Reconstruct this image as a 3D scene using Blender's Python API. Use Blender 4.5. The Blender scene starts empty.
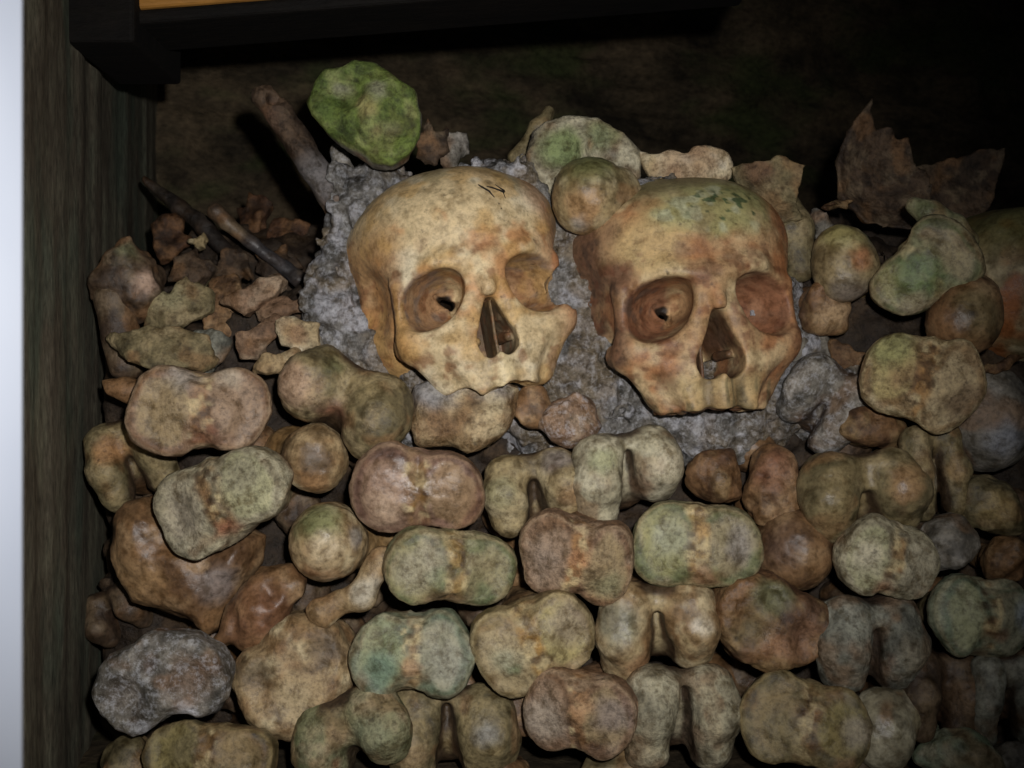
import bpy, math, random
import numpy as np
from mathutils import Vector, Matrix, Euler
F4 = np.float32

# ------------------------------------------------------------------ noise
def _hash(i, j, k, s):
    h = (i * 374761393 + j * 668265263 + k * 2147483647 + s * 1274126177) & 0xffffffff
    h = ((h ^ (h >> 13)) * 1274126177) & 0xffffffff
    h = ((h ^ (h >> 16)) * 2246822519) & 0xffffffff
    h = h ^ (h >> 15)
    return (h & 0xffff).astype(F4) / 32767.5 - 1.0

def vn(P, scale, seed=0):
    """value noise in -1..1, feature size 'scale'"""
    Q = P.astype(np.float64) / scale + 1000.37 + seed * 7.13
    I = np.floor(Q).astype(np.int64); Fr = (Q - I).astype(F4)
    Fr = Fr * Fr * (3 - 2 * Fr)
    x, y, z = Fr[:, 0], Fr[:, 1], Fr[:, 2]
    i, j, k = I[:, 0], I[:, 1], I[:, 2]
    def c(a, b, d): return _hash(i + a, j + b, k + d, seed)
    x00 = c(0, 0, 0) * (1 - x) + c(1, 0, 0) * x
    x10 = c(0, 1, 0) * (1 - x) + c(1, 1, 0) * x
    x01 = c(0, 0, 1) * (1 - x) + c(1, 0, 1) * x
    x11 = c(0, 1, 1) * (1 - x) + c(1, 1, 1) * x
    return (x00 * (1 - y) + x10 * y) * (1 - z) + (x01 * (1 - y) + x11 * y) * z

def fbm(P, scale, seed=0, n=3):
    r = 0; a = 1.0; t = 0
    for o in range(n):
        r = r + a * vn(P, scale / (2.03 ** o), seed + 11 * o); t += a; a *= .55
    return r / t

def sstep(a, b, x):
    t = np.clip((x - a) / (b - a), 0, 1)
    return t * t * (3 - 2 * t)

# ------------------------------------------------------------------ distance functions (mm)
def V3(*a): return np.array(a, dtype=F4)
def ell(P, c, r, R=None):
    p = P - V3(*c)
    if R is not None: p = p @ R
    r = V3(*r)
    k0 = np.sqrt(((p / r) ** 2).sum(1)) + 1e-6
    k1 = np.sqrt(((p / (r * r)) ** 2).sum(1)) + 1e-6
    return k0 * (k0 - 1) / k1
def sph(P, c, r):
    return np.sqrt(((P - V3(*c)) ** 2).sum(1)) - r
def cap(P, a, b, ra, rb=None, sq=None):
    """round cone from a to b; sq = (axis, factor) flattens it"""
    if rb is None: rb = ra
    a = V3(*a); b = V3(*b); d = b - a
    t = np.clip(((P - a) @ d) / max(float(d @ d), 1e-6), 0, 1)
    q = P - a - t[:, None] * d
    if sq is not None: q = q * V3(*sq)
    return np.sqrt((q * q).sum(1)) - (ra + (rb - ra) * t)
def box(P, c, h, r=2, R=None):
    p = P - V3(*c)
    if R is not None: p = p @ R
    q = np.abs(p) - (V3(*h) - r)
    return np.sqrt((np.maximum(q, 0) ** 2).sum(1)) + np.minimum(q.max(1), 0) - r
def disc(P, cx, cz, rx, rz, y0, y1, r=3):
    """elliptic plate in the xz plane, thick along y"""
    x = P[:, 0] - cx; z = P[:, 2] - cz
    k0 = np.sqrt((x / rx) ** 2 + (z / rz) ** 2) + 1e-6
    k1 = np.sqrt((x / rx ** 2) ** 2 + (z / rz ** 2) ** 2) + 1e-6
    d2 = k0 * (k0 - 1) / k1 + r
    dy = np.abs(P[:, 1] - (y0 + y1) / 2) - (y1 - y0) / 2 + r
    return np.minimum(np.maximum(d2, dy), 0) + np.sqrt(np.maximum(d2, 0) ** 2 + np.maximum(dy, 0) ** 2) - r
def smin(a, b, k):
    h = np.maximum(k - np.abs(a - b), 0) / k
    return np.minimum(a, b) - h * h * k * .25
def smax(a, b, k): return -smin(-a, -b, k)
def rot(rx=0, ry=0, rz=0):
    return np.array(Euler((math.radians(rx), math.radians(ry), math.radians(rz))).to_matrix(), dtype=F4)

# ------------------------------------------------------------------ surface nets
def surface(f, lo, hi, h):
    lo = np.array(lo, float); hi = np.array(hi, float)
    B = 4
    nb = np.ceil((hi - lo) / (h * B)).astype(int)
    n = nb * B
    g = [lo[a] + (np.arange(nb[a]) + .5) * h * B for a in range(3)]
    C = np.stack(np.meshgrid(*g, indexing='ij'), -1).reshape(-1, 3).astype(F4)
    dc = f(C)
    act = np.abs(dc) < h * B * 1.5
    vol = np.repeat(np.repeat(np.repeat(dc.reshape(nb), B, 0), B, 1), B, 2).astype(F4)
    bi = np.stack(np.unravel_index(np.nonzero(act)[0], nb), -1)
    o = np.stack(np.meshgrid(*[np.arange(B)] * 3, indexing='ij'), -1).reshape(-1, 3)
    for s in range(0, len(bi), 12000):
        idx = (bi[s:s + 12000, None, :] * B + o[None]).reshape(-1, 3)
        P = (lo + (idx + .5) * h).astype(F4)
        vol[idx[:, 0], idx[:, 1], idx[:, 2]] = f(P)
    vol[[0, -1]] = np.maximum(vol[[0, -1]], h); vol[:, [0, -1]] = np.maximum(vol[:, [0, -1]], h)
    vol[:, :, [0, -1]] = np.maximum(vol[:, :, [0, -1]], h)
    S = vol < 0
    cs = S[:-1, :-1, :-1].astype(np.int8)
    for a in (0, 1):
        for b in (0, 1):
            for c in (0, 1):
                if a + b + c: cs = cs + S[a:n[0] - 1 + a, b:n[1] - 1 + b, c:n[2] - 1 + c]
    cell = (cs > 0) & (cs < 8)
    ci = np.stack(np.nonzero(cell), -1)
    vid = -np.ones(cell.shape, np.int64); vid[cell] = np.arange(len(ci))
    acc = np.zeros((len(ci), 3)); cnt = np.zeros(len(ci))
    def val(off): return vol[ci[:, 0] + off[0], ci[:, 1] + off[1], ci[:, 2] + off[2]]
    for ax in range(3):
        for u in (0, 1):
            for v in (0, 1):
                a = [u, v]; a.insert(ax, 0); b = [u, v]; b.insert(ax, 1)
                va, vb = val(a), val(b)
                m = (va < 0) != (vb < 0)
                t = va / np.where(m, va - vb, 1)
                p = np.tile(np.array(a, float), (len(ci), 1)); p[:, ax] = t
                acc[m] += p[m]; cnt[m] += 1
    V = lo + (ci + acc / cnt[:, None] + .5) * h
    faces = []
    for ax in range(3):
        u, v = (ax + 1) % 3, (ax + 2) % 3
        s0 = [slice(None)] * 3; s1 = [slice(None)] * 3
        s0[ax] = slice(0, -1); s1[ax] = slice(1, None)
        A, Bb = S[tuple(s0)], S[tuple(s1)]
        e = np.stack(np.nonzero(A != Bb), -1)
        e = e[(e[:, u] > 0) & (e[:, v] > 0) & (e[:, u] < n[u] - 1) & (e[:, v] < n[v] - 1)]
        ins = A[e[:, 0], e[:, 1], e[:, 2]]
        q = []
        for du, dv in ((0, 0), (1, 0), (1, 1), (0, 1)):
            w = e.copy(); w[:, u] -= du; w[:, v] -= dv
            q.append(vid[w[:, 0], w[:, 1], w[:, 2]])
        q = np.stack(q, -1)
        q[~ins] = q[~ins][:, ::-1]
        faces.append(q)
    Fq = np.concatenate(faces)
    Fq = Fq[(Fq >= 0).all(1)]
    return V, Fq

def vnormals(V, Fq):
    n = np.cross(V[Fq[:, 2]] - V[Fq[:, 0]], V[Fq[:, 3]] - V[Fq[:, 1]])
    N = np.zeros_like(V)
    for k in range(4): np.add.at(N, Fq[:, k], n)
    return N / (np.linalg.norm(N, axis=1)[:, None] + 1e-9)

def crop_loose(V, Fq):
    """keep only the largest connected piece"""
    p = np.arange(len(V))
    for _ in range(400):
        m = p[Fq].min(1)
        q = p.copy()
        for k in range(4): np.minimum.at(q, Fq[:, k], m)
        q = q[q]
        if (q == p).all(): break
        p = q
    ids, c = np.unique(p, return_counts=True)
    if len(ids) == 1: return V, Fq
    keep = p == ids[c.argmax()]
    new = np.cumsum(keep) - 1
    Fq = Fq[keep[Fq].all(1)]
    return V[keep], new[Fq]

COL = bpy.context.scene.collection
def link_mesh(name, V, Fq, C, mat, parent=None, scale=.001):
    me = bpy.data.meshes.new(name)
    me.vertices.add(len(V)); me.vertices.foreach_set('co', (V * scale).astype(F4).ravel())
    k = Fq.shape[1]
    me.loops.add(len(Fq) * k); me.loops.foreach_set('vertex_index', Fq.astype(np.int32).ravel())
    me.polygons.add(len(Fq))
    me.polygons.foreach_set('loop_start', np.arange(0, len(Fq) * k, k, dtype=np.int32))
    me.polygons.foreach_set('loop_total', np.full(len(Fq), k, np.int32))
    me.polygons.foreach_set('use_smooth', np.ones(len(Fq), bool))
    me.update(calc_edges=True)
    if C is not None:
        a = me.color_attributes.new('stain', 'FLOAT_COLOR', 'POINT')
        cc = np.ones((len(V), 4), F4); cc[:, :3] = np.clip(C, 0.004, 1)
        a.data.foreach_set('color', cc.ravel())
    me.materials.append(mat)
    o = bpy.data.objects.new(name, me); COL.objects.link(o)
    if parent is not None: o.parent = parent
    return o

def build(name, f, lo, hi, h, mat, colf, seed=0, rough=(.5, .25), parent=None, one=True):
    V, Fq = surface(f, lo, hi, h)
    if one: V, Fq = crop_loose(V, Fq)
    N = vnormals(V, Fq)
    P = V.astype(F4)
    d = rough[0] * fbm(P, 9, seed + 3, 2) + rough[1] * vn(P, 2.6, seed + 5)
    V = V + N * d[:, None]
    C = colf(P, N, seed) if colf else None
    return link_mesh(name, V, Fq, C, mat, parent)

def mixc(A, B, t):
    t = np.clip(t, 0, 1)[:, None]
    return A * (1 - t) + np.array(B, F4) * t

# ------------------------------------------------------------------ skull
def skull_sdf(kind):
    def f(P0):
        P = P0 + np.stack([1.6 * vn(P0, 30, 40 + kind), 1.6 * vn(P0, 30, 41 + kind), 1.6 * vn(P0, 28, 42 + kind)], -1)
        P[:, 2] = np.where(P[:, 2] < -16, -16 + (P[:, 2] + 16) / 1.2, P[:, 2])
        M = P.copy(); M[:, 0] = np.abs(M[:, 0])
        vault = smin(ell(M, (0, -27, 34), (69.5 if kind == 1 else 66.5, 60, 47)), ell(M, (0, 22, 30), (72, 70, 52)), 26)
        d = smin(vault, ell(M, (0, -57, 12), (53, 26, 20)), 18)
        d = smin(d, cap(M, (28, -78, 8), (48, -66, 1), 5.5, 5), 9)
        d = smin(d, cap(M, (8, -85, 6), (27, -81, 10), 4.0 + .6 * kind, 3.5), 10)
        # base of the skull, sphenoid, mastoid
        d = smin(d, ell(M, (0, 14, -8), (62, 54, 27)), 12)
        d = smin(d, ell(M, (0, -32, -12), (33, 34, 30)), 8)
        d = smin(d, ell(M, (50, -4, -15), (21.5, 46, 39)) if kind == 1 else ell(M, (49, -4, -8), (19, 46, 28)), 14)
        d = smin(d, cap(M, (54, 8, -18), (52, 6, -34), 11, 7), 9)
        # orbit walls
        d = smin(d, ell(M, (35, -53, -12), (18, 24, 23)), 6)
        # maxilla and alveolar arch
        d = smin(d, box(M, (0, -62, -36), (28, 21, 26), 9), 8)
        ax = np.abs(P[:, 0])
        arch = disc(np.stack([P[:, 0], P[:, 2], P[:, 1]], -1), 0, -58, 30.5, 31, -69, -44, 3.5)
        # tooth sockets bulge on the outer face of the arch
        ang = np.arctan2(P[:, 0], -(P[:, 1] + 52))
        ridge = np.cos(ang * 11.5)
        arch = arch - (.5 + .9 * kind) * ridge * sstep(-40, -54, P[:, 2])
        d = smin(d, arch, 7)
        d = smin(d, cap(M, (22, -66, -20), (28, -62, -60), 8, 8), 8)
        # cheek bones
        d = smin(d, cap(M, (47, -67, -33), (26, -76, -42), 9.5, 9), 8)
        d = smin(d, cap(M, (47, -65, -36), (33, -62, -54), 8, 8), 8)
        d = smin(d, cap(M, (50, -65, 1), (49, -66, -30), 4.2, 6.5), 5)
        d = smin(d, cap(M, (20, -80, -30), (45, -72, -30), 4.5, 5), 4)
        ar = smin(cap(M, (52, -62, -36), (63, -34, -32), 5.2, 3.6, (1.25, 1, .85)), cap(M, (63, -34, -32), (60, -2, -28), 3.6, 5, (1.25, 1, .85)), 4)
        ar = np.where(P[:, 0] < 0, np.maximum(ar, P[:, 1] + 54), ar)
        d = smin(d, ar, 5)
        # nose bridge
        d = smin(d, cap(M, (0, -83, 4), (0, -90, -13), 6, 4.2), 9)
        d = smin(d, cap(M, (10, -81, -4), (15, -83, -46), 4.5, 5), 8)
        # hollows
        d = smax(d, -ell(M, (71, -42, -6), (15, 20, 26)), 7)
        d = smax(d, -ell(M, (27, -96, -50), (9, 9, 11)), 7)
        d = smax(d, -ell(M, (0, -50, -74), (20, 24, 15)), 4)
        A = V3(35.5, -86, -12.5); Bp = V3(13, -38, -9); ax_ = (Bp - A); L = float(np.linalg.norm(ax_)); ax_ = ax_ / L
        q = M - A; t = (q @ ax_) / L
        u = q[:, 0] - ax_[0] * (t * L); w = q[:, 2] - ax_[2] * (t * L)
        ww = w + .22 * u      # orbits droop outward
        prof = np.sqrt(np.clip(1 - np.clip(t, 0, 1) ** 1.7, 0.0004, 1)) * .97 + .03
        rx = 18.0 * prof; rz = 17.6 * prof
        k = ((np.abs(u) / rx) ** 2.3 + (np.abs(ww) / rz) ** 2.3) ** (1 / 2.3)
        od = np.maximum((k - 1) * np.minimum(rx, rz) * .9, (t - 1) * L)
        d = smax(d, -od, 3.0)
        # fissures at the back of the orbit
        fi = np.minimum(cap(M, (14, -36, -14), (23, -42, -6), 3.0, 2.0, (1, .2, 1)), cap(M, (13, -38, -14), (17, -50, -24), 2.8, 1.8, (1, .3, 1)))
        if kind == 2: fi = np.where(P[:, 0] > 0, fi + 1.3, fi + .9)
        d = smax(d, -fi, 1)
        d = smax(d, -ell(M, (17, -19, -9), (9, 14, 8)), 1.5)
        # nasal aperture
        Nz = P[:, 2]
        na = np.minimum(cap(M, (0, -80, -21), (3, -80, -38), 3, 7.5, (1, .12, 1)), cap(M, (5, -80, -40), (5.5, -80, -43.5), 7.2, 7.4, (1, .12, 1)))
        na = smin(na, cap(M, (0, -80, -20), (5, -80, -42), 2.6, 7.2, (1, .12, 1)), 3)
        if kind == 2: na = na - .9
        na = np.maximum(na, P[:, 1] + (48 if kind == 1 else 30))
        d = smax(d, -na, 1.6)
        # septum and conchae inside
        sept = box(P, (1.2 * (1 if kind == 1 else -3), -64, -34), (1.0, 15 if kind == 1 else 9, 16), .8)
        con = cap(M, (10.5, -74, -40), (9, -56, -38), 2.6, 3.4)
        con2 = cap(M, (8, -72, -28), (7, -56, -28), 2.2, 2.6)
        if kind == 1:
            d = np.minimum(d, np.minimum(sept, np.minimum(con, con2)))
        else:
            d = np.minimum(d, np.minimum(box(P, (-3, -52, -34), (1.0, 9, 16), .8), cap(M, (11, -70, -38), (10, -52, -38), 2.2, 3)))
        # front nasal spine
        d = smin(d, cap(M, (0, -86, -52), (0, -91, -51), 2.6, 1.2), 3)
        d = smax(d, -sph(M, (29, -86, -37), 1.9), 1)
        # inside of the vault
        d = np.maximum(d, -np.maximum(vault + 6.5, 8 - M[:, 2] - np.clip(M[:, 1] + 15, 0, 60)))
        j = 1.5 * vn(P0, 6, 77) + .5 * vn(P0, 3.2, 78)
        if kind == 1:
            # broken outer wall of one orbit, broken arch
            br = ell(P, (55, -62, -19), (11, 20, 15)) + j
            d = smax(d, -br, 1.2)
            br = ell(P, (60, -30, -33), (9, 14, 9)) + j
            d = smax(d, -br, 1)
            # worn tooth row
            d = smax(d, -(P[:, 2] + 66.0 - 1.6 * np.sin(P[:, 0] * .16 + .5) + j * .9) * .8, 1.5)
            d = smax(d, -(ell(P, (-24, -64, -72), (12, 30, 10)) + j), 1.5)
        else:
            sock = sph(np.stack([(ang * 11.5 / 6.2832 - np.round(ang * 11.5 / 6.2832)) * 17, P[:, 2] + 70, np.sqrt(P[:, 0] ** 2 + (P[:, 1] + 56) ** 2) - 27], -1), (0, 0, 0), 4.6)
            d = smax(d, -(sock * .6 + .4 * j * .4), 1)
            d = smax(d, -(P[:, 2] + 68.5 + j * .6) * .9, 1)
        return d
    return f
# ------------------------------------------------------------------ camera geometry
FPX = 1100.0
def at(px, py, Y): return Vector(((px - 512) / FPX * Y, Y, (384 - py) / FPX * Y))
def pose(o, px, py, Y, roll=0, pitch=0, yaw=0, s=1):
    if isinstance(s, (int, float)): s = (s, s, s)
    R = Matrix.Rotation(math.radians(-roll), 4, 'Y') @ Matrix.Rotation(math.radians(pitch), 4, 'X') @ Matrix.Rotation(math.radians(yaw), 4, 'Z')
    o.matrix_world = Matrix.Translation(at(px, py, Y)) @ R @ Matrix.Diagonal((*s, 1))
def tag(o, label=None, cat=None, group=None, kind=None):
    if label: o['label'] = label
    if cat: o['category'] = cat
    if group: o['group'] = group
    if kind: o['kind'] = kind
    return o
def lin(r, g, b):
    f = lambda c: (c / 255 / 12.92) if c / 255 <= .04045 else ((c / 255 + .055) / 1.055) ** 2.4
    return (f(r), f(g), f(b))

# ------------------------------------------------------------------ materials
def nodes(name):
    m = bpy.data.materials.new(name); m.use_nodes = True
    nt = m.node_tree; b = nt.nodes['Principled BSDF']
    return m, nt, b
def N_(nt, t, **kw):
    n = nt.nodes.new(t)
    for k, v in kw.items(): setattr(n, k, v)
    return n
def noise(nt, scale, detail=4, rough=.6, co=None):
    n = N_(nt, 'ShaderNodeTexNoise'); n.inputs['Scale'].default_value = scale
    n.inputs['Detail'].default_value = detail; n.inputs['Roughness'].default_value = rough
    if co is not None: nt.links.new(co, n.inputs['Vector'])
    return n
def ramp(nt, src, stops):
    r = N_(nt, 'ShaderNodeValToRGB'); nt.links.new(src, r.inputs[0])
    e = r.color_ramp.elements
    while len(e) < len(stops): e.new(.5)
    for k, (p, c) in enumerate(stops):
        e[k].position = p; e[k].color = (*c, 1) if len(c) == 3 else c
    return r
def mulc(nt, a, b, fac=1, mode='MULTIPLY'):
    m = N_(nt, 'ShaderNodeMix', data_type='RGBA', blend_type=mode)
    if isinstance(fac, (int, float)): m.inputs[0].default_value = fac
    else: nt.links.new(fac, m.inputs[0])
    for k, v in ((6, a), (7, b)):
        if isinstance(v, tuple): m.inputs[k].default_value = (*v, 1)
        else: nt.links.new(v, m.inputs[k])
    return m.outputs[2]
def bone_material(name, rough=.55, spec=.35, bump=.35, grain=1.0, frost=0.0, bscale=420):
    m, nt, b = nodes(name)
    tc = N_(nt, 'ShaderNodeTexCoord'); oi = N_(nt, 'ShaderNodeObjectInfo')
    ad = N_(nt, 'ShaderNodeVectorMath', operation='ADD'); nt.links.new(tc.outputs['Object'], ad.inputs[0]); nt.links.new(oi.outputs['Random'], ad.inputs[1])
    co = ad.outputs[0]
    at_ = N_(nt, 'ShaderNodeAttribute', attribute_name='stain')
    n1 = noise(nt, 120, 6, .68, co); n2 = noise(nt, 420, 4, .6, co); n3 = noise(nt, 60, 3, .6, co)
    g = grain
    c = mulc(nt, at_.outputs['Color'], ramp(nt, n1.outputs[0], [(.36, (1 - .5 * g, 1 - .54 * g, 1 - .6 * g)), (.52, (1,) * 3), (.68, (1 + .22 * g, 1 + .2 * g, 1 + .16 * g))]).outputs[0])
    c = mulc(nt, c, ramp(nt, n2.outputs[0], [(.38, (1 - .26 * g,) * 3), (.5, (1,) * 3), (.66, (1 + .12 * g,) * 3)]).outputs[0])
    # dark grime specks
    v = ramp(nt, noise(nt, 190, 3, .6, co).outputs[0], [(.64, (0,) * 3), (.74, (1,) * 3)])
    c = mulc(nt, c, (.03, .022, .015), mulc(nt, v.outputs[0], (.5,) * 3), 'MIX')
    if frost > 0:
        fr = ramp(nt, noise(nt, 210, 6, .75, co).outputs[0], [(.5, (0,) * 3), (.62, (1,) * 3)])
        c = mulc(nt, c, lin(205, 208, 215), mulc(nt, fr.outputs[0], (frost,) * 3), 'MIX')
    nt.links.new(c, b.inputs['Base Color'])
    rr = N_(nt, 'ShaderNodeMapRange'); nt.links.new(n3.outputs[0], rr.inputs[0])
    rr.inputs[1].default_value = .3; rr.inputs[2].default_value = .7; rr.inputs[3].default_value = rough - .13; rr.inputs[4].default_value = rough + .15
    nt.links.new(rr.outputs[0], b.inputs['Roughness'])
    b.inputs['Specular IOR Level'].default_value = spec
    bp = N_(nt, 'ShaderNodeBump'); bp.inputs['Strength'].default_value = bump; bp.inputs['Distance'].default_value = .0012
    nb = noise(nt, bscale, 6, .7, co); nt.links.new(nb.outputs[0], bp.inputs['Height'])
    bp2 = N_(nt, 'ShaderNodeBump'); bp2.inputs['Strength'].default_value = bump; bp2.inputs['Distance'].default_value = .003
    nt.links.new(n1.outputs[0], bp2.inputs['Height']); nt.links.new(bp.outputs[0], bp2.inputs['Normal'])
    nt.links.new(bp2.outputs[0], b.inputs['Normal'])
    return m
M_bone = bone_material('weathered_bone', .5, .45, .4, 1.0)
M_rough = bone_material('crumbling_bone', .6, .35, .75, 1.1)
M_smooth = bone_material('polished_bone', .42, .5, .2, .9)
M_skull = bone_material('skull_bone', .5, .32, .25, .72)
M_crust = bone_material('mineral_crust', .5, .6, 1.0, 1.2, .3, 380)
M_frost = bone_material('frosted_bone', .5, .5, .7, 1.0, .35)

# ------------------------------------------------------------------ palettes: base, second, third, ends centre
PAL = dict(
    pink=(lin(158, 126, 96), lin(126, 96, 70), lin(172, 148, 120), lin(158, 118, 74)),
    pale=(lin(168, 160, 130), lin(134, 124, 98), lin(192, 184, 154), lin(158, 124, 80)),
    sand=(lin(176, 150, 106), lin(138, 108, 68), lin(200, 182, 140), lin(162, 122, 72)),
    green=(lin(136, 134, 96), lin(108, 114, 74), lin(168, 154, 118), lin(168, 136, 84)),
    teal=(lin(136, 142, 116), lin(106, 122, 96), lin(164, 160, 132), lin(166, 132, 90)),
    moss=(lin(106, 124, 46), lin(80, 100, 36), lin(132, 140, 76), lin(160, 146, 76)),
    olive=(lin(132, 118, 80), lin(98, 88, 58), lin(158, 140, 100), lin(140, 104, 64)),
    brown=(lin(134, 100, 62), lin(98, 70, 44), lin(162, 130, 90), lin(112, 68, 38)),
    rust=(lin(126, 92, 56), lin(92, 64, 42), lin(146, 118, 76), lin(166, 108, 52)),
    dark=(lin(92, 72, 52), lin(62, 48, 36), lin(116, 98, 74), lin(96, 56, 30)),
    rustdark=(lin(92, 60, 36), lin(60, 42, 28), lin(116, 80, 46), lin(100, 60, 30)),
    purple=(lin(140, 108, 90), lin(110, 82, 68), lin(170, 142, 116), lin(140, 108, 62)),
    grey=(lin(126, 120, 108), lin(92, 88, 80), lin(160, 154, 144), lin(130, 96, 66)),
    yellow=(lin(162, 142, 98), lin(128, 110, 72), lin(184, 168, 128), lin(176, 134, 66)),
    bluegrey=(lin(126, 126, 112), lin(94, 94, 84), lin(158, 158, 142), lin(146, 112, 76)),
    cream=(lin(212, 196, 158), lin(176, 154, 112), lin(226, 216, 188), lin(176, 122, 66)),
)
def blotch(P, pal, seed):
    p = PAL[pal]; n = len(P)
    C = np.tile(np.array(p[0], F4), (n, 1))
    C = mixc(C, p[1], sstep(-.2, .35, fbm(P, 20, seed, 3)) * .95)
    C = mixc(C, p[2], sstep(.0, .4, fbm(P, 13, seed + 31, 3)) * .85)
    C = mixc(C, np.array(p[1]) * .6, sstep(.12, .42, fbm(P, 9, seed + 37, 3)) * .7)
    C = mixc(C, lin(138, 98, 56), sstep(.1, .45, fbm(P, 15, seed + 43, 2)) * (.1 if pal == 'moss' else .5))
    return desat(C, .12)
def desat(C, k):
    g = (C @ V3(.3, .55, .15))[:, None]
    return C * (1 - k) + g * k
def accents(C, P, N, seed, accent):
    """localised stains: list of (rgb, (x, y, z), radius, strength)"""
    for k, (rgb, c, r, st) in enumerate(accent or ()):
        d = np.sqrt(((P - V3(*c)) ** 2).sum(1)) / r + .45 * fbm(P, r * .9, seed + 90 + k, 3)
        q = np.array(rgb); q = q * .74 + .26 * float(q @ np.array((.3, .55, .15)))
        C = mixc(C, q, sstep(1.15, .35, d) * st * .9)
    return C

# ------------------------------------------------------------------ bone shapes, mm, joint end facing -y
def tibia(w, h, seed, pal, L=95, convex=False, accent=None, notch=1, mat=None, big=0):
    rnd = random.Random(seed); a, b = w / 2, h / 2
    la, lb = b * rnd.uniform(.93, 1.0), b * rnd.uniform(.84, .97)
    if big > 0: la, lb = b, b * .8
    if big < 0: la, lb = b * .8, b
    ta, tb = rnd.uniform(-.06, .06) * b, rnd.uniform(-.06, .06) * b
    ty = rnd.uniform(-2, 2)
    def f(P):
        Q = P + np.stack([vn(P, 22, seed + 1), vn(P, 24, seed + 8), vn(P, 22, seed + 2)], -1) * 3.2
        d1 = disc(Q, -.47 * a, ta, .55 * a, la, .8 + ty * .3, 17, 5)
        d2 = disc(Q, .47 * a, tb, .55 * a, lb, .8 - ty * .3, 17, 5)
        d = smin(d1, d2, .24 * a)
        d = smin(d, disc(Q, 0, 0, .34 * a, b * .84, 3.6, 18, 5), 4)
        if convex:
            d = smin(d, ell(Q, (-.52 * a, 5.5, ta), (.38 * a, 11, la * .84)), 2)
            d = smin(d, ell(Q, (.52 * a, 5.5, tb), (.38 * a, 11, lb * .84)), 2)
            d = smax(d, -ell(Q, (0, -3, 0), (.19 * a, 13, b * 1.1)), 3)
        else:
            d = smax(d, -ell(Q, (-.5 * a, -9.2, ta), (.41 * a, 14.5, la * .78)), 3.5)
            d = smax(d, -ell(Q, (.5 * a, -9.2, tb), (.41 * a, 14.0, lb * .78)), 3.5)
            d = d + (2.0 * vn(P, 5, seed + 51) + 1.0 * vn(P, 2.8, seed + 52)) * np.clip(1.2 - np.abs(P[:, 0]) / (.32 * a), 0, 1)
            d = smin(d, cap(Q, (-.07 * a, 3, .1 * b), (-.08 * a, -1.4, .08 * b), 4.2, 1.8), 4)
            d = smin(d, cap(Q, (.10 * a, 3, -.05 * b), (.10 * a, -1.0, -.02 * b), 4.0, 1.7), 4)
            d = smax(d, -ell(Q, (0, -1, -.55 * b), (.13 * a, 4, .25 * b)), 3)
        s = -1 if notch > 0 else 1
        d = smax(d, -ell(Q, (0, 6, s * 1.26 * b), (.26 * a, 40, .44 * b)), 6)
        # neck narrowing to the shaft
        d = smin(d, cap(Q, (0, 16, 0), (0, 52, -s * .05 * b), b * .72, b * .42, (.8, 1, 1)), 13)
        d = smin(d, cap(Q, (-.3 * a, 14, 0), (0, 50, 0), b * .55, b * .36), 10)
        d = smin(d, cap(Q, (.3 * a, 14, 0), (0, 50, 0), b * .55, b * .36), 10)
        d = smin(d, cap(Q, (0, 50, 0), (0, L, 0), b * .42, b * .38), 8)
        return d
    def col(P, N, sd):
        C = blotch(P, pal, seed)
        p = PAL[pal]
        # spongy centre between the two joint facets
        x = np.abs(P[:, 0] + 2.5 * vn(P, 8, seed + 6)) / a
        mid = sstep(.2, .06, x) * sstep(12, 5, P[:, 1]) * sstep(-.45, .2, fbm(P, 9, seed + 21, 2))
        for k, (cx, rb) in enumerate(((-.5, la), (.5, lb))):
            rr = np.sqrt(((P[:, 0] - cx * a) / (.40 * a)) ** 2 + (P[:, 2] / (rb * .8)) ** 2) + .25 * vn(P, 9, seed + 60 + k)
            fc = np.array(p[2]) * .85 if (seed + k) % 3 else (np.array(p[0]) + np.array(p[2])) * .5
            fc = fc * (V3(.98, .96, 1.0) if (seed // 17 + k) % 2 else V3(.97, 1.04, .88))
            C = mixc(C, fc, sstep(1.05, .8, rr) * .75)
            C = mixc(C, np.array(p[1]) * .8, sstep(.2, 0, np.abs(rr - 1.12)) * sstep(-.4, .1, vn(P, 12, seed + 70)) * .75)
        C = mixc(C, p[3], mid * .8)
        C = mixc(C, lin(70, 48, 30), sstep(.3, .12, x) * sstep(.15, .4, vn(P, 4, seed + 81)) * sstep(12, 5, P[:, 1]) * .7)
        C = mixc(C, lin(214, 196, 150), sstep(.25, .1, x) * sstep(.15, .4, vn(P, 5, seed + 41)) * sstep(12, 5, P[:, 1]) * .6)
        # worn pale rim, brown bone below it
        e = sstep(-.9, -.55, N[:, 1]) * sstep(-.05, -.5, N[:, 1]) * sstep(12, 4, P[:, 1])
        C = mixc(C, p[2], e * .7)
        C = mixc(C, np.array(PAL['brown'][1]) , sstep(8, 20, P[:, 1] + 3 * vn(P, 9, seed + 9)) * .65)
        return accents(C, P, N, seed, accent)
    m = 9
    return f, (-a - m, -7, -b - m), (a + m, L + b * .5, b + m), col, mat or M_bone

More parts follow.
